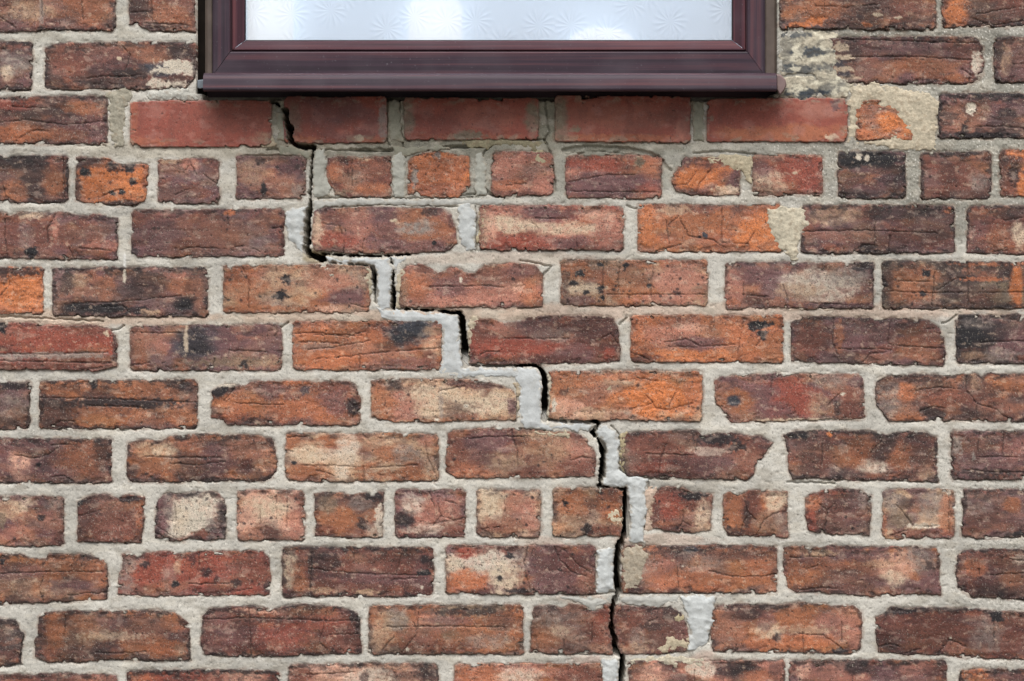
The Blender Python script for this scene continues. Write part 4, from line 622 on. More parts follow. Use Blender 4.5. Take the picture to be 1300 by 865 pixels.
def make_brick(i, spec, parent):
    x0, y0, x1, y1, c0, c1, stains, o = spec
    rs = random.Random(1000 + i)
    poly = o.get('P')
    if poly is None:
        k = [rs.uniform(2, 6) for _ in range(8)]
        j = lambda: rs.uniform(-1.3, 1.3)
        xm, ym = (x0 + x1) / 2, (y0 + y1) / 2
        poly = [(x0, y0 + k[0]), (x0 + k[1], y0 + j()), (xm - 20, y0 + j()), (xm + 25, y0 + j()), (x1 - k[2], y0 + j()), (x1, y0 + k[3]), (x1 + j(), ym + j()), (x1, y1 - k[4]),
                (x1 - k[5], y1 + j()), (xm + 15, y1 + j()), (xm - 25, y1 + j()), (x0 + k[6], y1 + j()), (x0, y1 - k[7]), (x0 + j(), ym)]
    spec[7]['poly'] = poly
    px = [p[0] for p in poly]; py = [p[1] for p in poly]
    X, Y = np.meshgrid(np.arange(min(px) - 4, max(px) + 4 + STEP, STEP), np.arange(min(py) - 4, max(py) + 4 + STEP, STEP))
    sd = i * 3 + 40
    plain = o.get('plain', 0)
    rough = (0.3 + 0.5 * o.get('rough', 1.0)) * (0.45 if plain else 1)
    # outline: ragged, with small bites
    d, n_low = ragged(X, Y, i, poly, o)
    ck = crack_field(X, Y)
    d = np.minimum(d, -ck - 0.3)
    # relief
    u = (X - (x0 + x1) / 2) / 100.0; v = (Y - (y0 + y1) / 2) / 30.0
    h = o.get('out', 0.0) + rs.uniform(-0.5, 0.9) + rs.uniform(-0.5, 0.5) * u + rs.uniform(-0.5, 0.5) * v
    nb = fbm(X / 34.0, Y / 20.0, sd + 3, 3); nm = fbm(X / 11.0, Y / 8.0, sd + 5, 3); ns = fbm(X / 40.0, Y / 5.0, sd + 7, 3)
    nf = fbm(X / 3.6, Y / 3.6, sd + 9, 2)
    h = h + rough * (0.28 * nb + 0.20 * nm * np.clip(rough - 0.3, 0.3, 2) + 0.11 * nf) + (0.04 if plain else 0.13) * ns
    R = 1.6 + 0.9 * n_low
    t = np.clip(d / np.maximum(R, 1.0), 0, 1)
    h = h - (0.6 if plain else 0.7) * (1 - np.sqrt(np.clip(1 - (1 - t) ** 2, 0, 1)))
    # flaked ledges
    led = sstep(0.30, 0.36, fbm(X / 26.0, Y / 12.0, sd + 11, 3)) * (0 if plain else 0.5 * min(rough, 1.6))
    h = h - led
    # chipped arrises and flaked corners
    chip = sstep(0.34, 0.40, fbm(X / 17.0, Y / 11.0, sd + 81, 3)) * sstep(9.0, 6.5, d + 3.0 * nm) * (0.5 if plain else 1)
    h = h - chip * (0.9 + 0.4 * nf)
    # colour
    rgb = np.zeros(X.shape + (3,)) + lin(C[c0])
    rgb = mix(rgb, lin(C[c1]), sstep(-0.2, 0.3, fbm(X / 42.0, Y / 26.0, sd + 13, 3)) * (0.4 if plain else 0.9))
    nd = fbm(X / 40.0, Y / 18.0, sd + 15, 5)
    rgb = mix(rgb, lin(C['dk']), (0.25 * sstep(0.1, 0.6, nd) + 0.12 * sstep(0.42, 0.5, nd)) * (0.15 if plain else 1))
    rgb = mix(rgb, lin(C['og']), 0.3 * sstep(0.2, 0.6, fbm(X / 36.0, Y / 18.0, sd + 17, 4)) * (0.3 if plain else 1))
    if not plain:      # firing colours: ochre and purple clouds
        rgb = mix(rgb, lin('8c6847'), 0.3 * sstep(0.0, 0.5, fbm(X / 60.0, Y / 26.0, sd + 73, 3)))
        rgb = mix(rgb, lin('5f474b'), 0.3 * sstep(0.05, 0.5, fbm(X / 60.0, Y / 24.0, sd + 75, 3)))
    if not plain:      # weathered grey bloom in soft clouds
        rgb = mix(rgb, lin('8f8078'), 0.2 * sstep(-0.1, 0.45, fbm(X / 55.0, Y / 24.0, sd + 71, 4)))
    for q, s in enumerate(sorted(stains, key=lambda t: -t[2] * t[3])):
        big = min(s[2], s[3])
        if s[4] == 'wh' and max(s[2], s[3]) < 6: s = (s[0], s[1], s[2] * .65, s[3] * .65) + tuple(s[4:])
        m = blob(X, Y, s[0], s[1], s[2], s[3], sd + 19 + q * 5, s[7] if len(s) > 7 else (0.4 if big > 7 else 0.3), 0.5 if big > 7 else 0.6)
        if big > 6 and s[4] in ('cr', 'wh', 'tn', 'rw', 'gy'):      # lime and salts: dragged, broken up
            m = m * (0.55 + 0.45 * sstep(-0.35, 0.3, fbm(X / 7.0, Y / 8.0, sd + 91 + q, 5) + 0.3 * fbm(X / 24.0, Y / 3.5, sd + 95, 3)))
        rgb = mix(rgb, lin(C[s[4]]), m * min(1, s[5] * 1.18))
        if len(s) > 6:
            h = h - s[6] * m + abs(s[6]) * 0.25 * m * nm
    amp = 0.35 if plain else 1.0
    val = 1 + amp * (0.10 * nm + 0.07 * ns + 0.09 * nf + 0.12 * nb)
    rgb = rgb * np.clip(val, 0.45, 1.7)[..., None]
    if not plain:
        rgb = mix(rgb, lin('b7a796'), 0.22 * sstep(0.42, 0.7, fbm(X / 20.0, Y / 12.0, sd + 31, 5)))
    if not plain:
        cr = fbm(X / 13.0, Y / 8.0, sd + 77, 5)
        up = sstep(0, 1, 1 - (Y - min(py)) / 26.0)
        sk = o.get('soot', 0.15)
        rgb = mix(rgb, lin('35302f'), (0.15 + 0.9 * sk) * up * sstep(0.30 - 0.2 * sk, 0.42 - 0.2 * sk, cr))
        pale = fbm(X / 10.0, Y / 7.0, sd + 79, 5)
        rgb = mix(rgb, lin('b9a58f'), 0.3 * sstep(0.62, 0.76, pale))
    rgb = mix(rgb, lin('4a3733'), 0.3 * chip)
    if not plain:      # chimney soot, in long crisp-edged patches
        so = fbm(X / 36.0, Y / 18.0, sd + 83, 4)
        rgb = mix(rgb, lin('312c2e'), 0.85 * max(0, o.get('soot', 0.15) - 0.2) * sstep(0.22, 0.5, so + 0.12 * nf))
    else:              # drip marks and rubbed patches on the newer red bricks
        rgb = mix(rgb, lin('6b4038'), 0.22 * sstep(0.05, 0.5, fbm(X / 16.0, Y / 60.0, sd + 85, 4)))
        rgb = mix(rgb, lin('a2756a'), 0.35 * sstep(0.2, 0.6, fbm(X / 30.0, Y / 22.0, sd + 87, 5)))
        rgb = mix(rgb, lin('8e8674'), 0.5 * sstep(0.34, 0.5, fbm(X / 22.0, Y / 14.0, sd + 89, 5)) * sstep(14, 3, d))
    # pits and specks
    pit = o.get('pit', 1.0) * (0.3 if plain else 1)
    pm = sstep(0.62 - 0.07 * pit, 0.82 - 0.07 * pit, perlin(X / 3.1, Y / 3.1, sd + 33) * 0.75 + 0.35 * nm)
    rgb = mix(rgb, lin('2e2625'), 0.7 * pm); h = h - 0.9 * pm
    wm = sstep(0.78, 0.9, perlin(X / 2.7, Y / 2.7, sd + 35)) * (0.25 if plain else 1)
    rgb = mix(rgb, lin('cbbfae'), 0.4 * wm)
    for _ in range(o.get('dots', 0)):
        qx, qy, qr = rs.uniform(x0 + 6, x1 - 6), rs.uniform(y0 + 6, y1 - 5), rs.choice([.8, 1.0, 1.3, 1.9])
        m = sstep(qr + .9, qr - .6, np.hypot((X - qx) * rs.uniform(.8, 1.2), Y - qy) + 0.8 * nf)
        rgb = mix(rgb, lin('2c2729'), .7 * m)
    # fissures
    cracks = list(o.get('K', ()))
    if not plain and len(cracks) < 2 and x1 - x0 > 120:
        w_ = x1 - x0
        for _ in range(2):
            if rs.random() < .55:
                cx = rs.uniform(x0 + .2 * w_, x1 - .2 * w_); a0 = rs.uniform(y0, y0 + 20)
                cracks.append([(cx, a0), (cx + rs.uniform(-4, 4), a0 + 15), (cx + rs.uniform(-5, 5), min(y1, a0 + rs.uniform(25, 40)))])
            else:
                cy = rs.uniform(y0 + 12, y1 - 10); a0 = rs.uniform(x0, x0 + .4 * w_)
                cracks.append([(a0, cy), (a0 + .2 * w_, cy + rs.uniform(-2, 2)), (a0 + rs.uniform(.3, .5) * w_, cy + rs.uniform(-3, 3))])
    for q, pl in enumerate(cracks):
        wob = 1.0 * perlin(X / 11.0, Y / 11.0, sd + 41 + q) + 0.8 * perlin(X / 4.0, Y / 4.0, sd + 42 + q)
        wob2 = 1.0 * perlin(X / 11.0, Y / 11.0, sd + 61 + q) + 0.8 * perlin(X / 4.0, Y / 4.0, sd + 62 + q)
        dl = line_dist(X + wob, Y + wob2, pl)
        wdt = 0.32 + 0.55 * np.clip(fbm(X / 14.0, Y / 14.0, sd + 47 + q, 2), -1, 1)
        gr = sstep(np.maximum(wdt, .05) + 0.75, np.maximum(wdt, .05) * 0.3, dl) * sstep(-.28, .1, wdt)
        h = h - 1.9 * gr
        rgb = mix(rgb, lin('2a2322'), 0.45 * gr)
    # burnt, sooty rim
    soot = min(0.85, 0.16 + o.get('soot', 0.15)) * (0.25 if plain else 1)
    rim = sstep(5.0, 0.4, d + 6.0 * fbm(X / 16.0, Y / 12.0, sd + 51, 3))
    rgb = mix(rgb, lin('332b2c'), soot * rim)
    # lime bloom next to the joints
    rgb = mix(rgb, lin('a89d8e'), 0.22 * sstep(2.0, 0.2, d + 3.0 * fbm(X / 7.0, Y / 7.0, sd + 53, 3)) * (1 - 0.6 * soot))
    # deepen: dark clay darker, pale clay paler
    lum = rgb @ np.array([0.3, 0.5, 0.2])
    kk = 0.22 if plain else 0.62
    gain = np.clip(lum / (0.135 if plain else 0.128), 0.12, 3.0) ** kk
    gain = np.where(gain > 1, 1 + 0.5 * (gain - 1), gain)
    rgb = np.maximum(rgb * gain[..., None], 0.006)
    rgb = rgb / np.maximum(1, rgb.max(-1) / 0.56)[..., None]
    rgb = rgb * (1 - 0.3 * sstep(0.05, 0.6, fbm(X / 170.0, Y / 110.0, 990, 4)))[..., None]      # soot shared by neighbouring bricks
    g_ = (rgb @ np.array([0.3, 0.5, 0.2]))[..., None]
    rgb = np.clip(g_ + (rgb - g_) * (1.06 if plain else 1.11), 0.004, 0.85) * (1 - np.clip(1 - 3.0 * g_, 0.1, 1) * (1 - np.array([1.0, 0.955, 0.985])))
    ob = height_mesh('brick', X, Y, d, h, rgb, M_SMOOTH if plain else M_BRICK, parent, 60.0, 0.1)
    if o.get('tag'): ob['label'] = o['tag']
    return ob

def opening(X, Y):
    """positive inside the window opening (px)"""
    return np.minimum(np.minimum(X - 249.5, 987 - X), 119 - Y)

def make_mortar(parent):
    X, Y = np.meshgrid(np.arange(-66, 1366, STEP), np.arange(-54, 926, STEP))
    db = np.full(X.shape, -50.0)
    below = np.zeros(X.shape)
    for bi, s in enumerate(BR):
        poly = s[7]['poly']
        px = [p[0] for p in poly]; py = [p[1] for p in poly]
        i0 = max(0, int((min(px) - 14 + 66) / STEP)); i1 = min(X.shape[1], int((max(px) + 14 + 66) / STEP) + 1)
        j0 = max(0, int((min(py) - 14 + 54) / STEP)); j1 = min(X.shape[0], int((max(py) + 14 + 54) / STEP) + 1)
        if i1 <= i0 or j1 <= j0: continue
        sub = ragged(X[j0:j1, i0:i1], Y[j0:j1, i0:i1], bi, poly, s[7])[0]
        w = sub > db[j0:j1, i0:i1]
        db[j0:j1, i0:i1] = np.where(w, sub, db[j0:j1, i0:i1])
        below[j0:j1, i0:i1] = np.where(w, (Y[j0:j1, i0:i1] > max(py) - 3.5) * 1.0, below[j0:j1, i0:i1])
    n40 = fbm(X / 48.0, Y / 30.0, 201, 3); n12 = fbm(X / 12.0, Y / 10.0, 203, 3); n4 = fbm(X / 4.2, Y / 4.2, 205, 3); n2 = perlin(X / 2.4, Y / 2.4, 207)
    coarse = sstep(860, 1020, X + 60 * n40) * sstep(330, 230, Y) + sstep(1180, 1260, X) * sstep(520, 620, Y)
    coarse = np.clip(coarse, 0, 1)
    h = -1.3 + 1.0 * n40 + 0.38 * n12 + (0.20 + 0.3 * coarse) * n4 + 0.12 * n2
    h = h + 0.5 * sstep(-1, -7, db)
    h = h - 5.0 * sstep(1.0, 2.6, db)
    # shrinkage gap along the bricks, mostly under them
    gap = sstep(-1.7, -0.3, db) * np.clip(0.3 + 0.7 * below, 0, 1) * sstep(-0.12, 0.2, fbm(X / 22.0, Y / 14.0, 209, 3))
    h = h - 3.4 * gap
    # the bed under the sill is hollow
    h = h - 26 * sstep(129, 124, Y + 2 * n12) * sstep(256, 262, X) * sstep(984, 976, X)
    rgb = np.zeros(X.shape + (3,)) + lin('c4c0b6')
    for q, s in enumerate(MORT):
        sx = slice(max(0, int((s[0] - 2.2 * s[2] + 66) / STEP)), max(0, int((s[0] + 2.2 * s[2] + 66) / STEP)))
        sy = slice(max(0, int((s[1] - 2.2 * s[3] + 54) / STEP)), max(0, int((s[1] + 2.2 * s[3] + 54) / STEP)))
        if X[sy, sx].size == 0: continue
        m = blob(X[sy, sx], Y[sy, sx], s[0], s[1], s[2], s[3], 220 + q * 3, .3, .35)
        rgb[sy, sx] = mix(rgb[sy, sx], lin(s[4]), m * s[5])
    rgb = rgb * np.clip(1 + 0.09 * n40 + 0.08 * n12 + 0.07 * n4 + 0.06 * n2, .5, 1.5)[..., None]
    rgb = rgb * (1 - 0.2 * sstep(0.05, 0.6, fbm(X / 170.0, Y / 110.0, 990, 4)))[..., None]
    dirt = fbm(X / 34.0, Y / 18.0, 241, 5)
    rgb = mix(rgb, lin('8f8677'), 0.38 * sstep(0.2, 0.65, dirt))
    rgb = mix(rgb, lin('c8c1b2'), 0.4 * sstep(0.1, 0.5, fbm(X / 46.0, Y / 20.0, 243, 4)))
    hole = sstep(0.62, 0.8, fbm(X / 9.0, Y / 7.0, 245, 3))
    h = h - 1.0 * hole
    # grit: dark and white grains
    g1 = perlin(X / 2.6, Y / 2.6, 231); g2 = perlin(X / 2.3, Y / 2.3, 233)
    rgb = mix(rgb, lin('4a463f'), 0.6 * sstep(0.62, 0.8, g1 + 0.12 * coarse))
    rgb = mix(rgb, lin('e2ded4'), 0.9 * sstep(0.74, 0.86, g2 + 0.22 * coarse))
    h = h + 0.5 * coarse * sstep(0.5, 0.8, g2) - 0.5 * sstep(0.62, 0.8, g1)
    # brick dust and soot on mortar feathering over the arrises
    rgb = mix(rgb, lin('8d7262'), 0.45 * sstep(-2.6, 0.5, db + 2.5 * n12))
    for q, pl in enumerate(HAIR):
        bx0, bx1 = min(p[0] for p in pl) - 10, max(p[0] for p in pl) + 10
        by0, by1 = min(p[1] for p in pl) - 10, max(p[1] for p in pl) + 10
        sx = slice(max(0, int((bx0 + 66) / STEP)), int((bx1 + 66) / STEP)); sy = slice(max(0, int((by0 + 54) / STEP)), int((by1 + 54) / STEP))
        gx, gy = X[sy, sx], Y[sy, sx]
        dl = line_dist(gx + 1.5 * perlin(gx / 9, gy / 9, 251 + q), gy + 1.5 * perlin(gx / 9, gy / 9, 281 + q), pl)
        gr = sstep(1.7, 0.4, dl)
        h[sy, sx] -= 5.0 * gr
    ck = crack_field(X, Y)
    h = h - 3.2 * sstep(-2.8, 0, ck) * sstep(-.1, .4, n12 + n4) - 0.8 * sstep(-4, 0, ck)
    d = np.minimum(np.minimum(7.0 - db, -ck), -opening(X, Y))
    height_mesh('mortar', X, Y, d, h, rgb, M_MORTAR, parent, 75.0)
    return n40

def make_patch(i, poly, parent):
    px = [p[0] for p in poly]; py = [p[1] for p in poly]
    X, Y = np.meshgrid(np.arange(min(px) - 4, max(px) + 4 + STEP, STEP), np.arange(min(py) - 4, max(py) + 4 + STEP, STEP))
    sd = 600 + i * 5
    d = poly_sdf(X, Y, poly) + 2.4 * fbm(X / 11.0, Y / 9.0, sd, 4)
    d = np.minimum(d, -crack_field(X, Y) - 0.2)
    tall = (max(py) - min(py)) > 1.2 * (max(px) - min(px))
    nb = fbm(X / 22.0, Y / 16.0, sd + 1, 2); nm = fbm(X / 7.0, Y / 6.0, sd + 2, 2)
    # finger-smoothed bead with a few drag ridges
    h = -2.7 + (4.8 if tall else 3.6) * np.sqrt(np.clip(d / 10.0, 0, 1)) + 0.8 * nb + 0.08 * nm
    xc = (min(px) + max(px)) / 2
    rid = np.sin((Y - 0.05 * (X - xc) ** 2) / 6.5 + 5 * nb) if tall else np.sin((X + 4 * nb) / 9.0)
    h = h + (1.0 if tall else 0.45) * np.clip(rid, 0.5, 1)
    h = h + 0.9 * np.exp(-((d - 2.6) / 1.3) ** 2) * sstep(-.1, .3, fbm(X / 12.0, Y / 12.0, sd + 6, 3))      # raised lips
    tone = ('bdc0be' if tall else ('b3b2ab' if (max(py) - min(py)) < 24 else 'bcbfbe')) if min(py) > 240 else ('a9a99f' if min(py) > 186 else '8b897a')
    rgb = np.zeros(X.shape + (3,)) + lin(tone)
    rgb = rgb * np.clip(1 + 0.08 * nb + 0.06 * nm, .6, 1.3)[..., None]
    rgb = mix(rgb, lin('a09482'), 0.6 * sstep(2.6, 0.2, d + 3.0 * nm))
    rgb = mix(rgb, lin('9b978e'), 0.25 * sstep(0.2, 0.7, fbm(X / 14.0, Y / 20.0, sd + 4, 4)))
    return height_mesh('mortar_patch', X, Y, d, h, rgb, M_SEAL, parent, 9.0, 0.012)

def make_smear(i, poly, tone, up, parent):
    px = [p[0] for p in poly]; py = [p[1] for p in poly]
    X, Y = np.meshgrid(np.arange(min(px) - 5, max(px) + 5 + STEP, STEP), np.arange(min(py) - 5, max(py) + 5 + STEP, STEP))
    sd = 800 + i * 7
    d = poly_sdf(X, Y, poly) + 3.4 * fbm(X / 12.0, Y / 9.0, sd, 4) + 1.3 * fbm(X / 4.0, Y / 4.0, sd + 1, 2)
    d = np.minimum(np.minimum(d, -crack_field(X, Y) - 0.3), -opening(X, Y) - 1.0)
    nb = fbm(X / 20.0, Y / 14.0, sd + 2, 3); nm = fbm(X / 7.0, Y / 6.0, sd + 3, 3); nf = fbm(X / 3.2, Y / 3.2, sd + 4, 2)
    h = -1.7 + (up + 1.5) * np.sqrt(np.clip(d / 9.0, 0, 1)) + 0.6 * nb + 0.35 * nm + 0.2 * nf
    rgb = np.zeros(X.shape + (3,)) + lin(tone)
    rgb = rgb * np.clip(1 + 0.18 * nb + 0.18 * nm + 0.15 * nf, .5, 1.5)[..., None]
    rgb = mix(rgb, lin('7d6a56'), (0.2 if i == 3 else 0.45) * sstep(0.2, 0.6, nm + 0.4 * nb))
    if i == 3:      # beside the sill: blue-black bitumen dabs
        for (cx, cy, rx, ry, a) in ((1030, 66, 26, 6, .9), (1012, 88, 24, 6, .8), (1022, 119, 26, 7, .95), (1010, 44, 18, 4, .8), (1060, 110, 16, 9, .55), (1000, 66, 10, 26, .45), (1052, 86, 22, 5, .6)):
            rgb = mix(rgb, lin('3b434c'), a * blob(X, Y, cx, cy, rx, ry, sd + 9 + int(cx), .3, .55))
        rgb = mix(rgb, lin('d6cfb9'), .8 * sstep(.1, .5, fbm(X / 17.0, Y / 10.0, sd + 60, 5)))
        rgb = mix(rgb, lin('5a5650'), .55 * sstep(.25, .45, fbm(X / 11.0, Y / 7.0, sd + 66, 5)))
        h = h - 5 * sstep(1.8, .5, line_dist(X, Y + 1.5 * perlin(X / 8, Y / 8, sd), [(992, 97), (1010, 95), (1034, 96), (1036, 101)]))
    return height_mesh('mortar_smear', X, Y, d, h, rgb, M_SMEAR, parent, 8.0, 0.01)

def box(name, x0, x1, y0, y1, z0, z1, mat, parent=None):
    v = [(x0, y0, z0), (x1, y0, z0), (x1, y1, z0), (x0, y1, z0), (x0, y0, z1), (x1, y0, z1), (x1, y1, z1), (x0, y1, z1)]
    f = [(0, 3, 2, 1), (4, 5, 6, 7), (0, 1, 5, 4), (1, 2, 6, 5), (2, 3, 7, 6), (3, 0, 4, 7)]
    return link_mesh(name, v, f, mat, parent, smooth=False)

def multi_box(name, boxes, mat, parent, colors=None, bevel=0.0, jit=0.0):
    V, F, K = [], [], []
    rj = random.Random(77)
    for q, (x0, x1, y0, y1, z0, z1) in enumerate(boxes):
        o = len(V); b = bevel
        jx = [rj.uniform(-jit, jit) for _ in range(8)]
        V += [(x0 + b, y0, z0 + b), (x1 - b, y0, z0 + b), (x1 - b, y0, z1 - b), (x0 + b, y0, z1 - b),
              (x0, y0 + b, z0), (x1, y0 + b, z0), (x1, y0 + b, z1), (x0, y0 + b, z1), (x0, y1, z0), (x1, y1, z0), (x1, y1, z1), (x0, y1, z1)]
        for k in range(12):
            V[o + k] = (V[o + k][0] + jx[(k % 4) * 2], V[o + k][1], V[o + k][2] + jx[(k % 4) * 2 + 1])
        F += [(o, o + 1, o + 2, o + 3)]
        for k in range(4):
            n = (k + 1) % 4
            F += [(o + 4 + k, o + 4 + n, o + n, o + k), (o + 8 + k, o + 8 + n, o + 4 + n, o + 4 + k)]
        F += [(o + 11, o + 10, o + 9, o + 8)]
        if colors is not None: K += [colors[q]] * 12
    return link_mesh(name, V, F, mat, parent, None if colors is None else np.array(K), False)

# ------------------------------------------------------------------ ground
M_GROUND = plain_mat('worn_paving', '6e6a63', .9, .2, .25, 14.0, .3)
g = link_mesh('ground', [(-600, -900, 0), (600, -900, 0), (600, 300, 0), (-600, 300, 0)], [(0, 1, 2, 3)], M_GROUND, smooth=False)
tag(g, kind='structure')

# ------------------------------------------------------------------ the wall
wall = empty('brick_wall', (0, 0, 0))
tag(wall, 'weathered red brick wall with a stepped crack running down from the window sill', 'wall', kind='thing')
bricks = [make_brick(i, s, wall) for i, s in enumerate(BR)]
make_mortar(wall)
for i, p in enumerate(SEAL): make_patch(i, p, wall)
for i, (p, t, u) in enumerate(SMEAR): make_smear(i, p, t, u, wall)

# backing leaf of the wall behind the facing bricks, with the window opening left free
M_CORE = plain_mat('backing_masonry', '6f675c', .95, .1, .2, 30.0, .3)
XL, XR, YT = -1300, 2600, -1500
WX0, WX1, WY0, WY1 = 249.5, 987.0, -950.0, 119.0
multi_box('backing_leaf', [(wx(XL), wx(XR), .115, .24, 0, wz(WY1)), (wx(XL), wx(WX0), .1151, .24, wz(WY1) + .0001, wz(YT)), (wx(WX1), wx(XR), .1151, .24, wz(WY1) + .0001, wz(YT)),
                           (wx(WX0) + .0001, wx(WX1) - .0001, .1152, .24, wz(WY0), wz(YT))], M_CORE, wall)
# brickwork that carries on outside the picture

course = {}
for s in BR:
    key = min(course, key=lambda k: abs(k - (s[1] + s[3]) / 2), default=None)
    mid = (s[1] + s[3]) / 2
    if key is None or abs(key - mid) > 30: course[mid] = [s]
    else: course[key].append(s)
boxes, cols = [], []
PAL = ['br', 'rb', 'pu', 'ob', 'dr', 'rd', 'ms', 'pk', 'br', 'pu']
def add_run(xa, xb, ytop, ybot, start, direction, length):
    x = start
    while (x < xb if direction > 0 else x > xa):
        e = x + direction * length
        lo, hi = min(x, e), max(x, e)
        lo, hi = max(lo, xa), min(hi, xb)
        if hi - lo > 12:
            oy = RNG.uniform(-.0015, .0012)
            boxes.append((wx(lo), wx(hi), oy, .1, wz(ybot), wz(ytop)))
            cols.append(lin(C[RNG.choice(PAL)]) * RNG.uniform(.6, 1.0))
        x = e + direction * 11
for mid, ss in course.items():
    yt = sum(s[1] for s in ss) / len(ss); yb = sum(s[3] for s in ss) / len(ss)
    ln = 90 if (ss[0][2] - ss[0][0]) < 120 and len(ss) > 9 else 196
    xs0 = min(s[0] for s in ss); xs1 = max(s[2] for s in ss)
    add_run(XL, xs0 - 11, yt, yb, xs0 - 11, -1, ln)
    add_run(xs1 + 11, XR, yt, yb, xs1 + 11, 1, ln)
yb = max(s[3] for s in BR) + 12; q = 0
while yb + 60 < 432.5 + ZC / S:
    add_run(XL, XR, yb, yb + 60, XL - (q % 2) * 104, 1, 90 if q % 6 == 4 else 196); yb += 71; q += 1
yt = -38; q = 1
while yt - 60 > YT:
    if yt < WY0: add_run(XL, XR, yt - 60, yt, XL - (q % 2) * 104, 1, 196)
    else:
        add_run(XL, WX0 - 1, yt - 60, yt, WX0 - 1 + (q % 2) * 98, -1, 196); add_run(WX1 + 2, XR, yt - 60, yt, WX1 + 2 - (q % 2) * 98, 1, 196)
    yt -= 71; q += 1
tag(multi_box('surrounding_bricks', boxes, M_OUTER, wall, cols, .002, .0022), kind='stuff')
mb = [(wx(XL), wx(-66), .004, .11, 0, wz(YT)), (wx(1366), wx(XR), .004, .11, 0, wz(YT)), (wx(-66), wx(1366), .004, .11, 0, wz(926)),
      (wx(-66), wx(WX0), .004, .11, wz(-54), wz(YT)), (wx(WX1), wx(1366), .004, .11, wz(-54), wz(YT)), (wx(WX0), wx(WX1), .004, .11, wz(WY0), wz(YT))]
tag(multi_box('surrounding_mortar', mb, M_MORTAR, wall, [lin('c4c0b6')] * len(mb)), kind='stuff')

# ------------------------------------------------------------------ the window
def laminate(name, axis, warm=0):
    """dark rosewood foil on plastic, grain along axis"""
    m, nt, b = new_mat(name)
    N, L = nt.nodes, nt.links
    geo = N.new('ShaderNodeNewGeometry'); mp = N.new('ShaderNodeMapping')
    mp.inputs['Scale'].default_value = (1.6, 95, 95) if axis == 'x' else (95, 95, 1.6)
    L.new(geo.outputs['Position'], mp.inputs['Vector'])
    n = N.new('ShaderNodeTexNoise'); n.inputs['Scale'].default_value = 1.4; n.inputs['Detail'].default_value = 5; n.inputs['Roughness'].default_value = .6
    L.new(mp.outputs[0], n.inputs['Vector'])
    r = N.new('ShaderNodeValToRGB')
    r.color_ramp.elements[0].position = .30; r.color_ramp.elements[0].color = (*lin('2a2129'), 1)
    r.color_ramp.elements[1].position = .72; r.color_ramp.elements[1].color = (*lin('613e42'), 1)
    e = r.color_ramp.elements.new(.5); e.color = (*lin('3c2e38'), 1)
    if warm:
        r.color_ramp.elements[0].color = (*lin('33242a'), 1); r.color_ramp.elements[1].color = (*lin('4a3038'), 1); r.color_ramp.elements[2].color = (*lin('6b4244'), 1)
    L.new(n.outputs['Fac'], r.inputs['Fac'])
    sp = N.new('ShaderNodeTexNoise'); sp.inputs['Scale'].default_value = 260.0; sp.inputs['Detail'].default_value = 4
    L.new(geo.outputs['Position'], sp.inputs['Vector'])
    sr = N.new('ShaderNodeMapRange'); sr.inputs['From Min'].default_value = .66; sr.inputs['From Max'].default_value = .74; sr.inputs['To Max'].default_value = .45
    L.new(sp.outputs['Fac'], sr.inputs['Value'])
    du = N.new('ShaderNodeTexNoise'); du.inputs['Scale'].default_value = 14.0; du.inputs['Detail'].default_value = 7
    L.new(geo.outputs['Position'], du.inputs['Vector'])
    dr = N.new('ShaderNodeMapRange'); dr.inputs['From Min'].default_value = .45; dr.inputs['From Max'].default_value = .75; dr.inputs['To Max'].default_value = .16
    L.new(du.outputs['Fac'], dr.inputs['Value'])
    mxx = N.new('ShaderNodeMath'); mxx.operation = 'MAXIMUM'; L.new(sr.outputs[0], mxx.inputs[0]); L.new(dr.outputs[0], mxx.inputs[1])
    mc = N.new('ShaderNodeMix'); mc.data_type = 'RGBA'; mc.inputs['B'].default_value = (*lin('6f6a70'), 1)
    L.new(mxx.outputs[0], mc.inputs['Factor']); L.new(r.outputs[0], mc.inputs['A']); L.new(mc.outputs['Result'], b.inputs['Base Color'])
    rr = N.new('ShaderNodeMapRange'); rr.inputs['To Min'].default_value = .36; rr.inputs['To Max'].default_value = .62
    L.new(du.outputs['Fac'], rr.inputs['Value']); L.new(rr.outputs[0], b.inputs['Roughness'])
    b.inputs['Specular IOR Level'].default_value = .12 if warm else .24
    bp = N.new('ShaderNodeBump'); bp.inputs['Strength'].default_value = .12; bp.inputs['Distance'].default_value = .0006
    L.new(n.outputs['Fac'], bp.inputs['Height']); L.new(bp.outputs[0], b.inputs['Normal'])
    return m
M_LH, M_LV = laminate('rosewood_foil_horizontal', 'x'), laminate('rosewood_foil_vertical', 'z')
M_BH, M_BV = laminate('rosewood_bead_horizontal', 'x', 1), laminate('rosewood_bead_vertical', 'z', 1)
M_STRIP = plain_mat('brown_sealant', '5a4f48', .7, .3, .2, 50.0, .2)
M_CAP = plain_mat('torn_plastic_cap', '7a6663', .6, .4, .15, 80.0, .2)
M_GREY = plain_mat('grey_sealant', '6d757c', .6, .4, .2, 90.0, .2)
M_GASKET = plain_mat('black_rubber', '1d1c1f', .6, .4, .1)

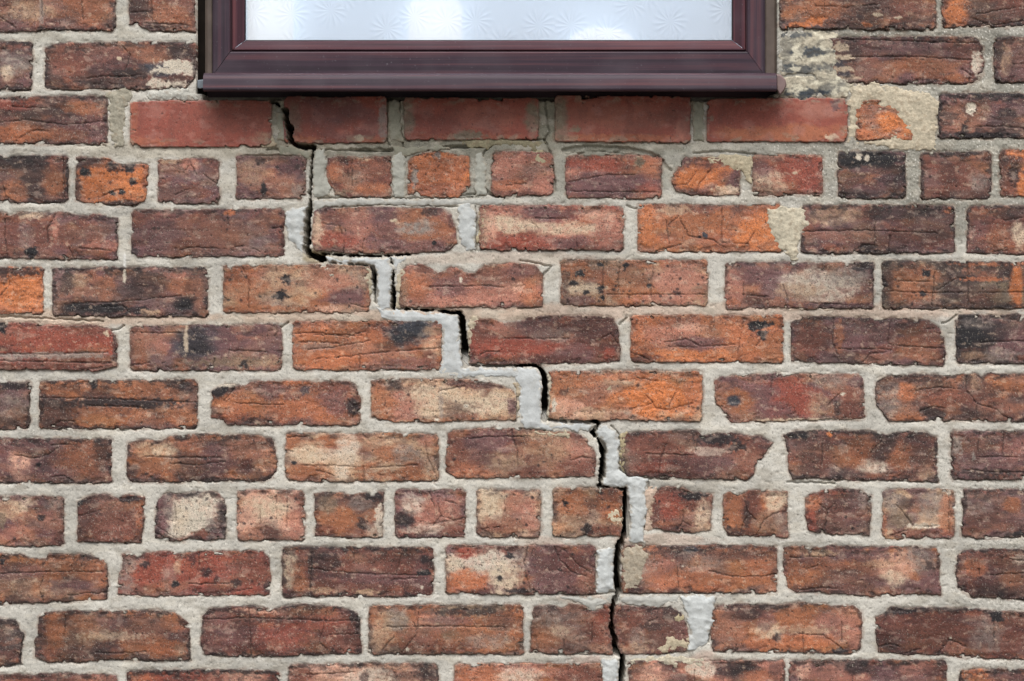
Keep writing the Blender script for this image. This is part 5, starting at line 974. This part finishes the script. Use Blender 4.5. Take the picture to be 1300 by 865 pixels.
window = empty('window', (wx(620), 0, wz(119)))
tag(window, 'dark rosewood plastic window with patterned obscured glass, set in the brick wall', 'window', kind='thing')
def wpart(name, V, F, mat, smooth=False, sharp=None):
    o = link_mesh(name, V, F, mat, None, smooth=smooth, sharp=sharp)
    o.parent = window; o.matrix_parent_inverse = window.matrix_world.inverted()
    o.location = (0, 0, 0); o.matrix_parent_inverse.identity()
    o.location = (-window.location[0], 0, -window.location[2])
    return o
def at_depth(p, c, h):       # true position of a point seen at pixel p that stands h mm in front of the wall face
    return c + (p - c) * (D - h * .001) / D
GX0, GX1, GY1, GY0 = 311.0, 930.0, 52.0, -880.0     # glass edges as seen
def ring_side(side, prof, name, mat):
    """prof: list of (ox, oy, h): offset outwards in px on the stiles, on the rails, and height mm"""
    V, F = [], []
    for (ox, oy, h) in prof:
        L_, R_, T_, B_ = GX0 - ox, GX1 + ox, GY0 - oy, GY1 + oy
        L_, R_ = at_depth(L_, 650, h), at_depth(R_, 650, h); B_ = at_depth(B_, 432.5, h)
        a, b = {'bottom': ((L_, B_), (R_, B_)), 'top': ((R_, T_), (L_, T_)), 'left': ((L_, T_), (L_, B_)), 'right': ((R_, B_), (R_, T_))}[side]
        gx, gy = np.sign(b[0] - a[0]) * .4, np.sign(b[1] - a[1]) * .4      # hairline mitre gap
        V += [(wx(a[0] + gx), -h * .001, wz(a[1] + gy)), (wx(b[0] - gx), -h * .001, wz(b[1] - gy))]
    n = len(prof)
    for k in range(n - 1): F.append((2 * k, 2 * k + 2, 2 * k + 3, 2 * k + 1))
    F.append((2 * n - 2, 0, 1, 2 * n - 1))
    F.append(tuple(range(0, 2 * n, 2))[::-1]); F.append(tuple(range(1, 2 * n, 2)))
    return wpart(name, V, F, mat, True, 25)
BEAD = [(0, 0, -24), (0, 0, -13), (0.8, 0.7, -9.4), (9, 6.5, -6.6), (13.5, 9.8, -5.2), (15.0, 11.0, -5.0), (16.0, 11.8, -5.6), (16.4, 12.2, -7.5), (16.4, 12.2, -24)]
FRAME = [(12, 9, -25), (16.9, 12.6, -25), (16.9, 12.6, -8.5), (18.2, 13.6, -8.5), (18.8, 14.2, -3.0), (20.0, 15.2, -2.2), (39, 41.5, -2.0), (41, 43.4, -3.5), (41.2, 43.6, -55), (12, 9, -55)]
GASKET = [(-1.2, -1.0, -14.2), (-1.2, -1.0, -13.4), (.6, .5, -13.0), (.6, .5, -14.2)]     # black line between bead and glass
TRIM = [(41.5, 43.9, -50), (41.5, 43.9, -7), (43, 45, -6), (47.5, 47.2, -7), (50.5, 48.4, -11), (50.5, 48.4, -50)]
for sd_, mt in (('bottom', M_LH), ('left', M_LV), ('right', M_LV), ('top', M_LH)):
    bead = ring_side(sd_, BEAD, 'glazing_bead', M_BH if mt is M_LH else M_BV)
    gk = ring_side(sd_, GASKET, 'gasket', M_GASKET)
    gk.parent = bead; gk.location = (0, 0, 0)
    ring_side(sd_, FRAME, 'frame_rail' if sd_ in ('bottom', 'top') else 'frame_stile', mt)
    if sd_ != 'bottom':
        tr = [(ox + (5.5 if (sd_ == 'right' and k > 2) else 0), oy, h) for k, (ox, oy, h) in enumerate(TRIM)]
        ring_side(sd_, tr, 'edge_seal', M_STRIP)
# sill: one profile run along the bottom, with a torn end cap
SILL = [(93.0, -8), (93.2, 36), (93.8, 44), (95.2, 48), (97.8, 50.5), (101, 51.5), (112.6, 52.5), (114.6, 51.5), (115.6, 49), (116.2, 42), (115.0, 40), (115.5, 6), (116.5, 4), (116.5, -22), (124, -23), (124, -60), (96, -60)]
def sill_run(xa, xb, name, mat):
    V, F = [], []
    for (py, h) in SILL:
        z = wz(at_depth(py, 432.5, h))
        V += [(wx(at_depth(xa, 650, min(h, 44))), -h * .001, z), (wx(at_depth(xb, 650, min(h, 44))), -h * .001, z)]
    n = len(SILL)
    for k in range(n): F.append((2 * k, 2 * ((k + 1) % n), 2 * ((k + 1) % n) + 1, 2 * k + 1))
    F.append(tuple(range(0, 2 * n, 2))[::-1]); F.append(tuple(range(1, 2 * n, 2)))
    return wpart(name, V, F, mat, True, 25)
sill = sill_run(259, 985, 'sill', M_LH)
M_GAP_SHADE = plain_mat('gap_shade', '1a1512', .95, .1, .3, 60.0, .4)
def wbox(name, x0, x1, y0, y1, z0, z1, mat):
    v = [(x0, y0, z0), (x1, y0, z0), (x1, y1, z0), (x0, y1, z0), (x0, y0, z1), (x1, y0, z1), (x1, y1, z1), (x0, y1, z1)]
    f = [(0, 3, 2, 1), (4, 5, 6, 7), (0, 1, 5, 4), (1, 2, 6, 5), (2, 3, 7, 6), (3, 0, 4, 7)]
    return wpart(name, v, f, mat)
wbox('gap_shade_strip', wx(243), wx(259.5), .014, .11, wz(122), wz(GY0 - 40), M_GAP_SHADE)  # added near-black strip, standing in for the shade deep in the gap
def blob_part(name, poly, h0, h1, mat, parent_fn=wpart):
    V, F = [], []
    n = len(poly)
    cx = sum(p[0] for p in poly) / n; cy = sum(p[1] for p in poly) / n
    for sc, h in ((1.0, h0), (1.0, h1 - 2), (.82, h1)):
        for (x, y) in poly:
            X_, Y_ = cx + (x - cx) * sc, cy + (y - cy) * sc
            V.append((wx(at_depth(X_, 650, h)), -h * .001, wz(at_depth(Y_, 432.5, h))))
    for r in range(2):
        for k in range(n):
            F.append((r * n + k, (r + 1) * n + k, (r + 1) * n + (k + 1) % n, r * n + (k + 1) % n))
    F.append(tuple(range(2 * n, 3 * n))); F.append(tuple(range(n))[::-1])
    return parent_fn(name, V, F, mat, True, 40)
cap_a = blob_part('sill_end_cap', [(985.5, 94), (991, 95), (997, 101), (998.5, 108), (995, 116), (990, 121), (986, 114)], -10, 44, M_CAP)
cap_b = blob_part('sill_end_cap', [(250.5, 102), (258.5, 101), (258.6, 112), (254, 113), (250.5, 112)], -20, 12, M_GREY)

for cap in (cap_a, cap_b):
    cap.parent = sill; cap.location = (0, 0, 0)

# patterned glass
def glass_mat():
    m, nt, b = new_mat('patterned_glass')
    N, L = nt.nodes, nt.links
    geo = N.new('ShaderNodeNewGeometry'); sep = N.new('ShaderNodeSeparateXYZ'); L.new(geo.outputs['Position'], sep.inputs[0])
    cmb = N.new('ShaderNodeCombineXYZ'); L.new(sep.outputs['X'], cmb.inputs['X']); L.new(sep.outputs['Z'], cmb.inputs['Y'])
    vo = N.new('ShaderNodeTexVoronoi'); vo.voronoi_dimensions = '2D'; vo.feature = 'F1'
    vo.inputs['Scale'].default_value = 17.5; vo.inputs['Randomness'].default_value = .8
    L.new(cmb.outputs[0], vo.inputs['Vector'])
    sub = N.new('ShaderNodeVectorMath'); sub.operation = 'SUBTRACT'
    L.new(cmb.outputs[0], sub.inputs[0]); L.new(vo.outputs['Position'], sub.inputs[1])
    s2 = N.new('ShaderNodeSeparateXYZ'); L.new(sub.outputs[0], s2.inputs[0])
    def math_(op, *a):
        n = N.new('ShaderNodeMath'); n.operation = op
        for k, v in enumerate(a):
            if isinstance(v, (int, float)): n.inputs[k].default_value = v
            else: L.new(v, n.inputs[k])
        return n.outputs[0]
    r = vo.outputs['Distance']
    th = math_('ARCTAN2', s2.outputs['Y'], s2.outputs['X'])
    petals = math_('POWER', math_('ABSOLUTE', math_('SINE', math_('ADD', math_('MULTIPLY', th, 7.0), math_('MULTIPLY', r, 2.5)))), 3.0)
    def smooth(v, lo, hi, t0, t1):
        n = N.new('ShaderNodeMapRange'); n.interpolation_type = 'SMOOTHSTEP'
        n.inputs['From Min'].default_value = lo; n.inputs['From Max'].default_value = hi
        n.inputs['To Min'].default_value = t0; n.inputs['To Max'].default_value = t1
        L.new(v, n.inputs['Value']); return n.outputs[0]
    ring = math_('MULTIPLY', smooth(r, .06, .24, 0, 1), smooth(r, .30, .52, 1, 0))
    flower = math_('MULTIPLY', petals, ring)
    nz = N.new('ShaderNodeTexNoise'); nz.inputs['Scale'].default_value = 420.0; nz.inputs['Detail'].default_value = 3
    L.new(geo.outputs['Position'], nz.inputs['Vector'])
    hgt = math_('ADD', math_('MULTIPLY', flower, 1.0), math_('MULTIPLY', nz.outputs['Fac'], .18))
    bp = N.new('ShaderNodeBump'); bp.inputs['Strength'].default_value = .17; bp.inputs['Distance'].default_value = .0022
    L.new(hgt, bp.inputs['Height']); L.new(bp.outputs[0], b.inputs['Normal'])
    b.inputs['Base Color'].default_value = (.85, .90, .955, 1)
    b.inputs['Transmission Weight'].default_value = .7
    b.inputs['Roughness'].default_value = .16
    b.inputs['IOR'].default_value = 1.45
    return m
M_GLASS = glass_mat()
wbox('pane', wx(305), wx(936), .0145, .0185, wz(58), wz(GY0 - 6), M_GLASS)
# pale blind close behind the glass, with a glow added to brighten the pane
def glow_mat(name, hexs, emit):
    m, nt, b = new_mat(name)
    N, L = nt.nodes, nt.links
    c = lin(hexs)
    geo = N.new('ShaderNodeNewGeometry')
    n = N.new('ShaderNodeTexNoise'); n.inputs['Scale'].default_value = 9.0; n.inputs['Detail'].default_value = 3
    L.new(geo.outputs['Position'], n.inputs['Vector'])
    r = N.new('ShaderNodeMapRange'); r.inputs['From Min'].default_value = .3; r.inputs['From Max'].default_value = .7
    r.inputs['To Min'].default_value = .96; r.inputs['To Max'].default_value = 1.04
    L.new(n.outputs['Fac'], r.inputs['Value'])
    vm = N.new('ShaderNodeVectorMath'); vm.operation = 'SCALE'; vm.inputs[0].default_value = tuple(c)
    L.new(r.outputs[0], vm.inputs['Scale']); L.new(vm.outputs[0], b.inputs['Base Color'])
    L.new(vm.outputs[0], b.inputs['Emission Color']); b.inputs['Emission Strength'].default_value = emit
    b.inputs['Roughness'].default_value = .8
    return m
M_BLIND = glow_mat('glowing_pale_blind', 'd9e6f3', .22)
M_WHITE = glow_mat('glowing_white_plastic', 'f4f4f2', .42)  # glow added so the white shapes show bright through the glass
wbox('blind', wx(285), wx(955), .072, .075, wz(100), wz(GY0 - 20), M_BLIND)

def lathe(name, cx, y, base_py, prof, mat, label, cat, group=None, ry=1.0):
    V, F = [], []
    n = 28
    for (r, z) in prof:
        for k in range(n):
            a = 2 * math.pi * k / n
            V.append((r * S * math.cos(a), r * S * ry * math.sin(a), z * S))
    for j in range(len(prof) - 1):
        for k in range(n):
            F.append((j * n + k, j * n + (k + 1) % n, (j + 1) * n + (k + 1) % n, (j + 1) * n + k))
    F.append(tuple(range(n))[::-1]); F.append(tuple(range((len(prof) - 1) * n, len(prof) * n)))
    o = link_mesh(name, V, F, mat, None, smooth=True, sharp=50)
    o.location = (wx(cx), y, wz(base_py))
    return tag(o, label, cat, group)
# a narrow board inside, and the white things that stand on it, blurred by the glass
wbox('inner_board', wx(285), wx(955), .0555, .0715, wz(96), wz(88), plain_mat('white_board', 'e6e6e4', .5, .4, .05))
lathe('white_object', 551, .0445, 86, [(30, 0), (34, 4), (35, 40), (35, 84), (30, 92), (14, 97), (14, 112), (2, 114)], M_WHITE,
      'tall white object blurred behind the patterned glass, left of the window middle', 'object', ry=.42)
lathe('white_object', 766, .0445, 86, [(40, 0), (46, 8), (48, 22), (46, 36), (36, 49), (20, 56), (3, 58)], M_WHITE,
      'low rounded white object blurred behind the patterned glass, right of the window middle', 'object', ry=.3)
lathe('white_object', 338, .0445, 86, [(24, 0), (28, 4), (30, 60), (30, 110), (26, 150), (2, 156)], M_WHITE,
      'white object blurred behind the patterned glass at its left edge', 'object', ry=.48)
